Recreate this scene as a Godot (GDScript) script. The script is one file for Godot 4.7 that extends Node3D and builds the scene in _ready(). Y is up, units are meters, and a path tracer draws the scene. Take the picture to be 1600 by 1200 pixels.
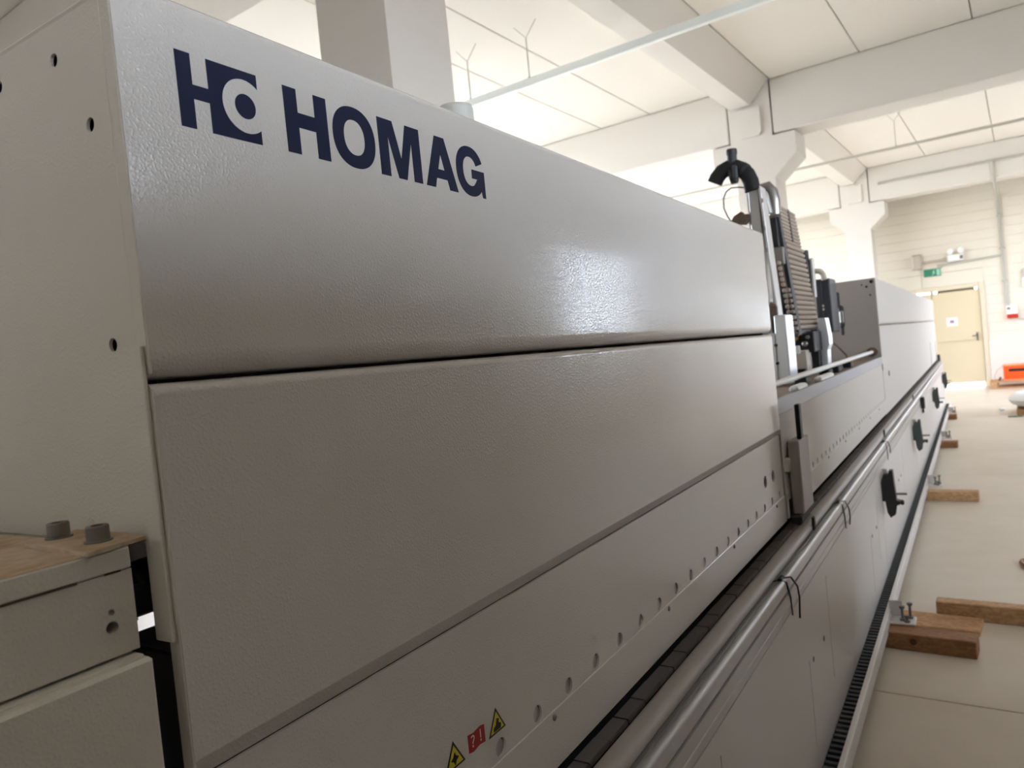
extends Node3D
# A long grey edge-processing machine in a white-painted factory hall.
# Building axes: x right, y up, z towards the camera. The machine stands turned by MA against the hall.

const MA := 0.0466683
const HX := -0.587          # front plane of the hoods, in the machine's own axes
var mat := {}
var taken := {}

# ------------------------------------------------------------------ mesh builder
class MB:
	var v := PackedVector3Array()
	var n := PackedVector3Array()
	var off := Vector3.ZERO
	func tri(a: Vector3, b: Vector3, c: Vector3, na: Vector3, nb: Vector3, nc: Vector3) -> void:
		if (b - a).cross(c - a).dot(na + nb + nc) > 0.0:
			v.append_array([a - off, c - off, b - off]); n.append_array([na, nc, nb])
		else:
			v.append_array([a - off, b - off, c - off]); n.append_array([na, nb, nc])
	func face(a: Vector3, b: Vector3, c: Vector3, nn: Vector3) -> void:
		tri(a, b, c, nn, nn, nn)
	func quad(a: Vector3, b: Vector3, c: Vector3, d: Vector3, nn: Vector3) -> void:
		tri(a, b, c, nn, nn, nn); tri(a, c, d, nn, nn, nn)
	func quads(a: Vector3, b: Vector3, c: Vector3, d: Vector3, na: Vector3, nb: Vector3, nc: Vector3, nd: Vector3) -> void:
		tri(a, b, c, na, nb, nc); tri(a, c, d, na, nc, nd)
	# a box with chamfered edges
	func box(c: Vector3, s: Vector3, bev := 0.0, bs := Basis()) -> void:
		var h := s * 0.5
		var b: float = min(bev, 0.49 * min(s.x, min(s.y, s.z)))
		var ax := [Vector3.RIGHT, Vector3.UP, Vector3.BACK]
		for i in 3:
			var u: Vector3 = ax[(i + 1) % 3]; var w: Vector3 = ax[(i + 2) % 3]
			var hu: float = h[(i + 1) % 3] - b; var hw: float = h[(i + 2) % 3] - b
			for sg in [-1.0, 1.0]:
				var nn: Vector3 = ax[i] * sg
				var p: Vector3 = nn * h[i]
				quad(c + bs * (p - u * hu - w * hw), c + bs * (p + u * hu - w * hw), c + bs * (p + u * hu + w * hw), c + bs * (p - u * hu + w * hw), bs * nn)
		if b <= 0.0: return
		for i in 3:
			var j := (i + 1) % 3; var k := (i + 2) % 3
			for sj in [-1.0, 1.0]:
				for sk in [-1.0, 1.0]:
					var e: Vector3 = ax[i] * (h[i] - b)
					var p1: Vector3 = ax[j] * sj * h[j] + ax[k] * sk * (h[k] - b)
					var p2: Vector3 = ax[j] * sj * (h[j] - b) + ax[k] * sk * h[k]
					quad(c + bs * (p1 - e), c + bs * (p1 + e), c + bs * (p2 + e), c + bs * (p2 - e), bs * (ax[j] * sj + ax[k] * sk).normalized())
		for sx in [-1.0, 1.0]:
			for sy in [-1.0, 1.0]:
				for sz in [-1.0, 1.0]:
					var m := Vector3(sx, sy, sz)
					face(c + bs * (m * Vector3(h.x, h.y - b, h.z - b)), c + bs * (m * Vector3(h.x - b, h.y, h.z - b)), c + bs * (m * Vector3(h.x - b, h.y - b, h.z)), bs * m.normalized())
	# box from its two corners
	func cb(a: Vector3, b: Vector3, bev := 0.0) -> void:
		box((a + b) * 0.5, (b - a).abs(), bev)
	# polygon in the plane o + U u + V v, pushed along W
	func ext(poly: PackedVector2Array, o: Vector3, U: Vector3, V: Vector3, W: Vector3, smooth := 40.0) -> void:
		var area := 0.0
		var k := poly.size()
		for i in k: area += poly[i].cross(poly[(i + 1) % k])
		var p := poly
		if area < 0.0:
			p = poly.duplicate(); p.reverse()
		var en: Array[Vector2] = []
		for i in k:
			var d := (p[(i + 1) % k] - p[i]).normalized()
			en.append(Vector2(d.y, -d.x))
		var cs := cos(deg_to_rad(smooth))
		var wn := W.normalized()
		for i in k:
			var a := p[i]; var b := p[(i + 1) % k]
			var na := en[i]; var nb := en[i]
			var pr := en[(i + k - 1) % k]; var nx := en[(i + 1) % k]
			# faces are averaged by their size, so that a large flat face stays flat
			var li := pow(p[i].distance_to(p[(i + 1) % k]), 2.0)
			if pr.dot(en[i]) > cs: na = (pr * pow(p[i].distance_to(p[(i + k - 1) % k]), 2.0) + en[i] * li).normalized()
			if nx.dot(en[i]) > cs: nb = (nx * pow(p[(i + 1) % k].distance_to(p[(i + 2) % k]), 2.0) + en[i] * li).normalized()
			var A := o + U * a.x + V * a.y; var Bp := o + U * b.x + V * b.y
			var NA := (U * na.x + V * na.y).normalized(); var NB := (U * nb.x + V * nb.y).normalized()
			quads(A, Bp, Bp + W, A + W, NA, NB, NB, NA)
		var t := Geometry2D.triangulate_polygon(p)
		for i in range(0, t.size(), 3):
			var q := [o + U * p[t[i]].x + V * p[t[i]].y, o + U * p[t[i + 1]].x + V * p[t[i + 1]].y, o + U * p[t[i + 2]].x + V * p[t[i + 2]].y]
			face(q[0], q[1], q[2], -wn); face(q[0] + W, q[1] + W, q[2] + W, wn)
	func tube(path: Array, r: float, sides := 10, caps := true, r2 := -1.0) -> void:
		var k := path.size()
		var up := Vector3.UP
		var d0: Vector3 = (path[1] - path[0]).normalized()
		if absf(d0.dot(up)) > 0.9: up = Vector3.RIGHT
		var x := up.cross(d0).normalized()
		var rings := []
		for i in k:
			var d: Vector3
			if i == 0: d = path[1] - path[0]
			elif i == k - 1: d = path[k - 1] - path[k - 2]
			else: d = (path[i + 1] - path[i]).normalized() + (path[i] - path[i - 1]).normalized()
			d = d.normalized()
			x = (x - d * x.dot(d)).normalized()
			var y := d.cross(x)
			var rr: float = r if r2 < 0.0 else lerpf(r, r2, float(i) / (k - 1))
			var ring := []
			for j in sides:
				var an := TAU * j / sides
				var nn := x * cos(an) + y * sin(an)
				ring.append([path[i] + nn * rr, nn])
			rings.append(ring)
		for i in k - 1:
			for j in sides:
				var a: Array = rings[i][j]; var b: Array = rings[i][(j + 1) % sides]
				var c: Array = rings[i + 1][(j + 1) % sides]; var d2: Array = rings[i + 1][j]
				quads(a[0], b[0], c[0], d2[0], a[1], b[1], c[1], d2[1])
		if caps:
			for e in [0, k - 1]:
				var nn: Vector3 = (path[0] - path[1]).normalized() if e == 0 else (path[k - 1] - path[k - 2]).normalized()
				for j in range(1, sides - 1):
					face(rings[e][0][0], rings[e][j][0], rings[e][j + 1][0], nn)
	# profile of Vector2(radius, height) turned round the axis through o
	func lathe(prof: Array, o: Vector3, axis := Vector3.UP, sides := 20) -> void:
		var u := axis.cross(Vector3.RIGHT if absf(axis.x) < 0.9 else Vector3.UP).normalized()
		var w := axis.cross(u)
		for i in prof.size() - 1:
			var a: Vector2 = prof[i]; var b: Vector2 = prof[i + 1]
			var d := (b - a).normalized()
			for j in sides:
				var t0 := TAU * j / sides; var t1 := TAU * (j + 1) / sides
				var e0 := u * cos(t0) + w * sin(t0); var e1 := u * cos(t1) + w * sin(t1)
				var n0 := e0 * d.y - axis * d.x; var n1 := e1 * d.y - axis * d.x
				quads(o + e0 * a.x + axis * a.y, o + e1 * a.x + axis * a.y, o + e1 * b.x + axis * b.y, o + e0 * b.x + axis * b.y, n0, n1, n1, n0)
	# sheet with round or rectangular cut-outs: rect is u0,v0,u1,v1; a cut is [u,v,r] or [u0,v0,u1,v1]
	func plate(o: Vector3, U: Vector3, V: Vector3, N: Vector3, rect: Array, depth: float, cuts: Array, sides := 24) -> void:
		var P := func(u: float, w: float, d: float) -> Vector3: return o + U * u + V * w - N * d
		var R := func(a: float, b: float, c: float, e: float) -> void:
			if c - a > 1e-6 and e - b > 1e-6:
				quad(P.call(a, b, 0.0), P.call(c, b, 0.0), P.call(c, e, 0.0), P.call(a, e, 0.0), N)
		var items := []
		for c in cuts:
			if c.size() == 3: items.append({"a": c[0] - c[2] * 1.3, "b": c[0] + c[2] * 1.3, "v0": c[1] - c[2] * 1.3, "v1": c[1] + c[2] * 1.3, "c": c})
			else: items.append({"a": c[0] - 0.0005, "b": c[2] + 0.0005, "v0": c[1], "v1": c[3], "c": c})
		items.sort_custom(func(p, q): return p.a < q.a)
		var cols := []
		for it in items:
			if cols.size() and it.a < cols[-1].b:
				cols[-1].b = maxf(cols[-1].b, it.b); cols[-1].l.append(it)
			else: cols.append({"a": it.a, "b": it.b, "l": [it]})
		var at: float = rect[0]
		for col in cols:
			R.call(at, rect[1], col.a, rect[3])
			at = col.b
			col.l.sort_custom(func(p, q): return p.v0 < q.v0)
			var y: float = rect[1]
			for it in col.l:
				R.call(col.a, y, col.b, it.v0)
				y = it.v1
				var c: Array = it.c
				if c.size() == 4:
					R.call(col.a, it.v0, c[0], it.v1); R.call(c[2], it.v0, col.b, it.v1)
					quad(P.call(c[0], c[1], 0.0), P.call(c[0], c[3], 0.0), P.call(c[0], c[3], depth), P.call(c[0], c[1], depth), U)
					quad(P.call(c[2], c[1], 0.0), P.call(c[2], c[3], 0.0), P.call(c[2], c[3], depth), P.call(c[2], c[1], depth), -U)
					quad(P.call(c[0], c[1], 0.0), P.call(c[2], c[1], 0.0), P.call(c[2], c[1], depth), P.call(c[0], c[1], depth), V)
					quad(P.call(c[0], c[3], 0.0), P.call(c[2], c[3], 0.0), P.call(c[2], c[3], depth), P.call(c[0], c[3], depth), -V)
					continue
				var an := []
				for i in sides: an.append(TAU * i / sides)
				for cu in [col.a, col.b]:
					for cv in [it.v0, it.v1]: an.append(fposmod(atan2(cv - c[1], cu - c[0]), TAU))
				an.sort()
				var edge := func(t: float) -> Vector2:
					var dx := cos(t); var dy := sin(t)
					var k := 1e9
					if dx > 1e-9: k = minf(k, (col.b - c[0]) / dx)
					if dx < -1e-9: k = minf(k, (col.a - c[0]) / dx)
					if dy > 1e-9: k = minf(k, (it.v1 - c[1]) / dy)
					if dy < -1e-9: k = minf(k, (it.v0 - c[1]) / dy)
					return Vector2(c[0] + dx * k, c[1] + dy * k)
				for i in an.size():
					var t0: float = an[i]; var t1: float = an[(i + 1) % an.size()]
					var c0 := Vector2(c[0] + cos(t0) * c[2], c[1] + sin(t0) * c[2]); var c1 := Vector2(c[0] + cos(t1) * c[2], c[1] + sin(t1) * c[2])
					var e0: Vector2 = edge.call(t0); var e1: Vector2 = edge.call(t1)
					quad(P.call(c0.x, c0.y, 0.0), P.call(c1.x, c1.y, 0.0), P.call(e1.x, e1.y, 0.0), P.call(e0.x, e0.y, 0.0), N)
					var n0 := -(U * cos(t0) + V * sin(t0)); var n1 := -(U * cos(t1) + V * sin(t1))
					quads(P.call(c0.x, c0.y, 0.0), P.call(c1.x, c1.y, 0.0), P.call(c1.x, c1.y, depth), P.call(c0.x, c0.y, depth), n0, n1, n1, n0)
			R.call(col.a, y, col.b, rect[3])
		R.call(at, rect[1], rect[2], rect[3])
		for e in [[0, 1, 2, 1, -V], [2, 1, 2, 3, U], [0, 3, 2, 3, V], [0, 1, 0, 3, -U]]:
			quad(P.call(rect[e[0]], rect[e[1]], 0.0), P.call(rect[e[2]], rect[e[3]], 0.0), P.call(rect[e[2]], rect[e[3]], depth), P.call(rect[e[0]], rect[e[1]], depth), e[4])
	func mesh() -> ArrayMesh:
		var ar := []
		ar.resize(Mesh.ARRAY_MAX)
		ar[Mesh.ARRAY_VERTEX] = v; ar[Mesh.ARRAY_NORMAL] = n
		var m := ArrayMesh.new()
		m.add_surface_from_arrays(Mesh.PRIMITIVE_TRIANGLES, ar)
		return m

# ------------------------------------------------------------------ scene helpers
func numbered(s: String) -> String:
	taken[s] = taken.get(s, -1) + 1
	return s if taken[s] == 0 else "%s_%03d" % [s, taken[s]]

func tag(o: Node, label: String, category := "", group := "", kind := "") -> void:
	if label: o.set_meta("label", label)
	if category: o.set_meta("category", category)
	if group: o.set_meta("group", group)
	if kind: o.set_meta("kind", kind)

# a thing in the hall's axes, at its base
func thing(called: String, at: Vector3, label := "", category := "", group := "", kind := "") -> Node3D:
	var o := Node3D.new()
	o.name = numbered(called); add_child(o); o.position = at
	tag(o, label, category, group, kind)
	o.set_meta("base", at)
	return o

# a thing in the machine's axes
func mthing(called: String, at: Vector3, label: String, category: String, group := "") -> Node3D:
	var o := thing(called, at, label, category, group)
	o.position = Basis(Vector3.UP, MA) * at
	o.rotation.y = MA
	return o

func mb(t: Node) -> MB:
	var b := MB.new()
	while t and not t.has_meta("base") and t != self: t = t.get_parent()
	if t and t.has_meta("base"): b.off = t.get_meta("base")
	return b

func put(called: String, b: MB, m: String, parent: Node, label := "") -> MeshInstance3D:
	return putm(called, b.mesh(), m, parent, label)

func putm(called: String, me: Mesh, m: String, parent: Node, label := "") -> MeshInstance3D:
	var o := MeshInstance3D.new()
	o.mesh = me; o.material_override = mat[m]
	o.name = called
	if label: o.set_meta("label", label)
	parent.add_child(o, true)
	return o

func pbox(called: String, a: Vector3, c: Vector3, bev: float, m: String, parent: Node, label := "") -> MeshInstance3D:
	var b := mb(parent)
	b.cb(a, c, bev)
	return put(called, b, m, parent, label)

func struct(called: String, b: MB, m: String) -> MeshInstance3D:
	var o := MeshInstance3D.new()
	o.mesh = b.mesh(); o.material_override = mat[m]; o.name = called
	o.set_meta("kind", "structure")
	add_child(o, true)
	return o

func structnode(called: String) -> Node3D:
	return thing(called, Vector3.ZERO, "", "", "", "structure")

func arc(c: Vector2, rx: float, ry: float, a0: float, a1: float, k: int, e := 1.0) -> PackedVector2Array:
	var out := PackedVector2Array()
	for i in k + 1:
		var t := deg_to_rad(lerpf(a0, a1, float(i) / k))
		var x := cos(t); var y := sin(t)
		out.append(c + Vector2(signf(x) * pow(absf(x), e) * rx, signf(y) * pow(absf(y), e) * ry))
	return out

func V2(l: Array) -> PackedVector2Array:
	var out := PackedVector2Array()
	for i in range(0, l.size(), 2): out.append(Vector2(l[i], l[i + 1]))
	return out

# ------------------------------------------------------------------ materials
func noise(seed_: int, freq: float, oct := 1, type := FastNoiseLite.TYPE_SIMPLEX_SMOOTH) -> FastNoiseLite:
	var f := FastNoiseLite.new()
	f.seed = seed_; f.frequency = freq; f.noise_type = type
	f.fractal_type = FastNoiseLite.FRACTAL_NONE if oct == 1 else FastNoiseLite.FRACTAL_FBM
	f.fractal_octaves = oct
	return f

func bumps(seed_: int, freq: float, oct: int, size: int, strength: float) -> Texture2D:
	var im := noise(seed_, freq, oct).get_seamless_image(size, size)
	im.convert(Image.FORMAT_RGBA8)
	if oct == 2:                                   # paint: flat with scattered raised grains
		for y in size:
			for x in size:
				var h := pow(clampf((im.get_pixel(x, y).r - 0.50) * 2.4, 0.0, 1.0), 1.2)
				im.set_pixel(x, y, Color(h, h, h))
	im.bump_map_to_normal_map(strength)
	return ImageTexture.create_from_image(im)

# colour texture: ramps between colours by two layers of noise
func mottle(seed_: int, f1: float, f2: float, size: int, c0: Color, c1: Color, c2: Color, fine := 0.3, lo := 0.0) -> Texture2D:
	var a := noise(seed_, f1, 4).get_seamless_image(size, size)
	var b := noise(seed_ + 7, f2, 3).get_seamless_image(size, size)
	var im := Image.create(size, size, false, Image.FORMAT_RGB8)
	for y in size:
		for x in size:
			var p := a.get_pixel(x, y).r; var q := b.get_pixel(x, y).r
			var t := clampf((p * (1.0 - fine) + q * fine - lo) / (1.0 - lo), 0.0, 1.0)
			im.set_pixel(x, y, c0.lerp(c1, t * 2.0) if t < 0.5 else c1.lerp(c2, t * 2.0 - 1.0))
	return ImageTexture.create_from_image(im)

func wood_grain(c0: Color, c1: Color) -> Texture2D:
	var im := Image.create(512, 256, false, Image.FORMAT_RGB8)
	var nz := noise(31, 0.02, 3)
	for y in 256:
		for x in 512:
			var g := nz.get_noise_2d(x * 0.25, y * 5.0) * 0.5 + 0.5
			var ring := 0.5 + 0.5 * sin(y * 0.22 + nz.get_noise_2d(x * 0.5, y * 1.2) * 9.0)
			im.set_pixel(x, y, c0.lerp(c1, clampf(0.65 * g + 0.35 * ring, 0.0, 1.0)))
	return ImageTexture.create_from_image(im)

func sm(called: String, c: Color, rough: float, metal := 0.0) -> StandardMaterial3D:
	var m := StandardMaterial3D.new()
	m.resource_name = called
	m.albedo_color = c; m.roughness = rough; m.metallic = metal
	mat[called] = m
	return m

func tri(m: StandardMaterial3D, tile: float, normal: Texture2D = null, amount := 1.0, albedo: Texture2D = null) -> StandardMaterial3D:
	m.uv1_triplanar = true
	m.uv1_scale = Vector3.ONE / tile
	m.uv1_triplanar_sharpness = 8.0
	if normal:
		m.normal_enabled = true; m.normal_texture = normal; m.normal_scale = amount
	if albedo: m.albedo_texture = albedo
	return m

func make_materials() -> void:
	var peel := bumps(3, 0.16, 2, 512, 3.0)
	var rough_bump := bumps(9, 0.05, 4, 512, 6.0)
	tri(sm("paint", Color(0.80, 0.775, 0.735), 0.10), 0.33, peel, 0.15)
	tri(sm("paint_warm", Color(0.79, 0.76, 0.70), 0.45), 0.33, peel, 0.12)
	sm("paint_smooth", Color(0.81, 0.785, 0.75), 0.38)
	sm("paint_far", Color(0.82, 0.795, 0.755), 0.6).metallic_specular = 0.3
	sm("paint_bar", Color(0.64, 0.61, 0.575), 0.5)
	sm("paint_dark", Color(0.50, 0.47, 0.45), 0.55)
	sm("navy", Color(0.10, 0.12, 0.215), 0.5).metallic_specular = 0.25
	sm("black", Color(0.035, 0.034, 0.034), 0.55)
	sm("black_rubber", Color(0.05, 0.047, 0.045), 0.75)
	sm("dark_inside", Color(0.06, 0.057, 0.055), 0.8)
	sm("duct_rib", Color(0.20, 0.21, 0.22), 0.6)
	sm("chain", Color(0.215, 0.17, 0.13), 0.8)
	sm("chain_side", Color(0.06, 0.05, 0.042), 0.9).metallic_specular = 0.1
	sm("alu", Color(0.70, 0.69, 0.67), 0.34, 0.35)
	sm("alu_dull", Color(0.62, 0.62, 0.64), 0.5, 0.3)
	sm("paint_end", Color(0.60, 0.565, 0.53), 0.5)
	sm("plug", Color(0.66, 0.63, 0.60), 0.5)
	sm("alu_bright", Color(0.88, 0.90, 0.92), 0.34, 0.6)
	sm("steel", Color(0.60, 0.585, 0.56), 0.35, 0.8)
	sm("bolt", Color(0.47, 0.45, 0.42), 0.5, 0.3)
	sm("graphite", Color(0.13, 0.135, 0.15), 0.5)
	sm("plastic_dark", Color(0.10, 0.11, 0.13), 0.42)
	sm("clamp", Color(0.085, 0.085, 0.08), 0.5)
	sm("clamp_grey", Color(0.26, 0.285, 0.27), 0.5)
	sm("bellows", Color(0.66, 0.60, 0.53), 0.7)
	sm("bellows_dark", Color(0.40, 0.365, 0.33), 0.75)
	sm("brown_oxide", Color(0.33, 0.26, 0.19), 0.7)
	sm("brass", Color(0.62, 0.48, 0.25), 0.4, 0.6)
	sm("white_plastic", Color(0.92, 0.92, 0.90), 0.4)
	sm("white_pipe", Color(0.95, 0.98, 0.97), 0.35)
	sm("conduit", Color(0.73, 0.72, 0.68), 0.5)
	sm("fitting", Color(0.75, 0.71, 0.65), 0.5)
	sm("yellow", Color(0.80, 0.72, 0.12), 0.45)
	sm("red_sign", Color(0.62, 0.06, 0.06), 0.45)
	sm("sign_white", Color(0.85, 0.80, 0.78), 0.45)
	sm("green_sign", Color(0.20, 0.52, 0.40), 0.5)
	sm("green_light", Color(0.62, 0.83, 0.74), 0.5)
	sm("alarm_red", Color(0.72, 0.16, 0.10), 0.45)
	sm("orange", Color(0.98, 0.33, 0.05), 0.4)
	sm("orange_pale", Color(0.98, 0.55, 0.36), 0.45)
	sm("amber", Color(0.55, 0.30, 0.06), 0.45)
	sm("green_scrap", Color(0.36, 0.45, 0.30), 0.7)
	sm("wrap", Color(0.97, 0.97, 0.96), 0.45)
	sm("paper", Color(0.93, 0.90, 0.89), 0.7)
	sm("print", Color(0.55, 0.48, 0.55), 0.7)
	sm("door_paint", Color(0.86, 0.80, 0.665), 0.5)
	sm("door_frame", Color(0.87, 0.82, 0.72), 0.5)
	sm("door_seal", Color(0.52, 0.49, 0.40), 0.6)
	tri(sm("plaster", Color(0.88, 0.86, 0.83), 0.8), 1.3, rough_bump, 0.07)
	tri(sm("ceiling_slab", Color(0.905, 0.885, 0.85), 0.85), 1.3, rough_bump, 0.05)
	sm("wall_grey", Color(0.84, 0.81, 0.755), 0.85)
	sm("wall_tan", Color(0.62, 0.58, 0.52), 0.85)
	sm("joint", Color(0.40, 0.36, 0.31), 0.9)
	sm("crack", Color(0.22, 0.18, 0.15), 0.9)
	sm("cladding", Color(0.89, 0.86, 0.79), 0.6)
	sm("plinth", Color(0.90, 0.86, 0.81), 0.75)
	sm("window_frame", Color(0.85, 0.85, 0.84), 0.4)
	var g := sm("glass", Color(0.95, 0.98, 1.0, 0.06), 0.02)
	g.transparency = BaseMaterial3D.TRANSPARENCY_ALPHA
	var conc := mottle(41, 0.012, 0.05, 512, Color(0.76, 0.70, 0.615), Color(0.79, 0.73, 0.645), Color(0.82, 0.765, 0.685), 0.35)
	tri(sm("concrete", Color(1, 1, 1), 0.42), 6.0, null, 0.0, conc)
	sm("yard", Color(0.72, 0.69, 0.63), 0.8)
	var dust := mottle(77, 0.02, 0.09, 256, Color(0.62, 0.50, 0.36), Color(0.74, 0.65, 0.53), Color(0.82, 0.78, 0.72), 0.45)
	tri(sm("dusty", Color(1, 1, 1), 0.75), 0.55, peel, 0.2, dust)
	var bed := mottle(91, 0.03, 0.1, 256, Color(0.30, 0.23, 0.17), Color(0.46, 0.37, 0.28), Color(0.55, 0.48, 0.40), 0.5)
	tri(sm("bed", Color(1, 1, 1), 0.6), 0.5, null, 1.0, bed)
	tri(sm("timber", Color(1, 1, 1), 0.7), 0.5, null, 1.0, wood_grain(Color(0.60, 0.44, 0.28), Color(0.83, 0.68, 0.50)))
	tri(sm("timber_dark", Color(0.80, 0.72, 0.66), 0.7), 0.5, null, 1.0, mat["timber"].albedo_texture)
	tri(sm("timber_pale", Color(1.0, 0.97, 0.95), 0.75), 0.5, null, 1.0, mat["timber"].albedo_texture)
	sm("knot", Color(0.30, 0.16, 0.08), 0.7)

# ------------------------------------------------------------------ ready
func _ready() -> void:
	var cam := Camera3D.new()
	cam.name = "camera"
	cam.transform = Transform3D(Basis(Vector3(0.817488, -0.099197, -0.567339), Vector3(0.066023, 0.994703, -0.078786), Vector3(0.572149, 0.026949, 0.819706)).orthonormalized(), Vector3(0, 1.5, 0))
	cam.fov = rad_to_deg(2.0 * atan(600.0 / 1158.85))
	cam.near = 0.05; cam.far = 200.0
	var lens := CameraAttributesPhysical.new()
	lens.frustum_focal_length = 12.0 * 1158.85 / 600.0
	lens.frustum_focus_distance = 0.95
	lens.frustum_near = 0.05; lens.frustum_far = 200.0
	lens.exposure_aperture = 7.8
	cam.attributes = lens
	add_child(cam)
	var we := WorldEnvironment.new()
	we.name = "world_environment"
	var env := Environment.new()
	var sky := Sky.new()
	var ps := ProceduralSkyMaterial.new()
	ps.sky_top_color = Color(0.85, 0.905, 1.0); ps.sky_horizon_color = Color(0.905, 0.94, 1.0)
	ps.ground_bottom_color = Color(0.60, 0.57, 0.52); ps.ground_horizon_color = Color(0.70, 0.68, 0.64)
	ps.sky_energy_multiplier = 1.0; ps.ground_energy_multiplier = 0.6
	ps.sun_angle_max = 0.0
	sky.sky_material = ps
	env.background_mode = Environment.BG_SKY
	env.sky = sky
	env.background_energy_multiplier = 8.0
	env.tonemap_mode = Environment.TONE_MAPPER_LINEAR
	env.tonemap_exposure = 2.45
	env.sdfgi_enabled = true; env.ssao_enabled = true; env.ssil_enabled = true
	we.environment = env
	add_child(we)
	make_materials()
	build_room()
	build_ceiling()
	build_far_wall()
	build_hood()
	build_base()
	build_far_hood()
	build_saw_unit()
	build_infeed()
	build_floor_things()
	neighbour()

# ------------------------------------------------------------------ the hall
func window(nr: int, xo: float, xi: float, z0: float, z1: float, y0: float, y1: float, cols: int, rows: int) -> void:
	var w := structnode("window_%d" % nr)
	var xm := (xo + xi) * 0.5
	var b := MB.new()
	var f := 0.06
	b.cb(Vector3(xm - 0.04, y0, z0), Vector3(xm + 0.04, y0 + f, z1), 0.005)
	b.cb(Vector3(xm - 0.04, y1 - f, z0), Vector3(xm + 0.04, y1, z1), 0.005)
	b.cb(Vector3(xm - 0.04, y0, z0), Vector3(xm + 0.04, y1, z0 + f), 0.005)
	b.cb(Vector3(xm - 0.04, y0, z1 - f), Vector3(xm + 0.04, y1, z1), 0.005)
	put("window_frame", b, "window_frame", w)
	for i in range(1, cols):
		var z := lerpf(z0, z1, float(i) / cols)
		pbox("mullion", Vector3(xm - 0.03, y0, z - 0.025), Vector3(xm + 0.03, y1, z + 0.025), 0.004, "window_frame", w)
	for j in range(1, rows):
		var y := lerpf(y0, y1, float(j) / rows)
		pbox("glazing_bar", Vector3(xm - 0.025, y - 0.02, z0), Vector3(xm + 0.025, y + 0.02, z1), 0.004, "window_frame", w)
	for i in cols:
		for j in rows:
			var za := lerpf(z0, z1, float(i) / cols); var zb := lerpf(z0, z1, float(i + 1) / cols)
			var ya := lerpf(y0, y1, float(j) / rows); var yb := lerpf(y0, y1, float(j + 1) / rows)
			pbox("pane", Vector3(xm - 0.003, ya, za), Vector3(xm + 0.003, yb, zb), 0.0, "glass", w)

func side_wall(called: String, x0: float, x1: float, y0: float, y1: float, holes: Array) -> void:
	var b := MB.new()
	var z := 6.3
	for h in holes:
		b.cb(Vector3(x0, -0.1, z), Vector3(x1, 5.3, h[0]))
		b.cb(Vector3(x0, -0.1, h[0]), Vector3(x1, y0, h[1]))
		b.cb(Vector3(x0, y1, h[0]), Vector3(x1, 5.3, h[1]))
		z = h[1]
	b.cb(Vector3(x0, -0.1, z), Vector3(x1, 5.3, -19.5))
	struct(called, b, "plaster" if x0 < 0.0 else "wall_tan")

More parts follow.
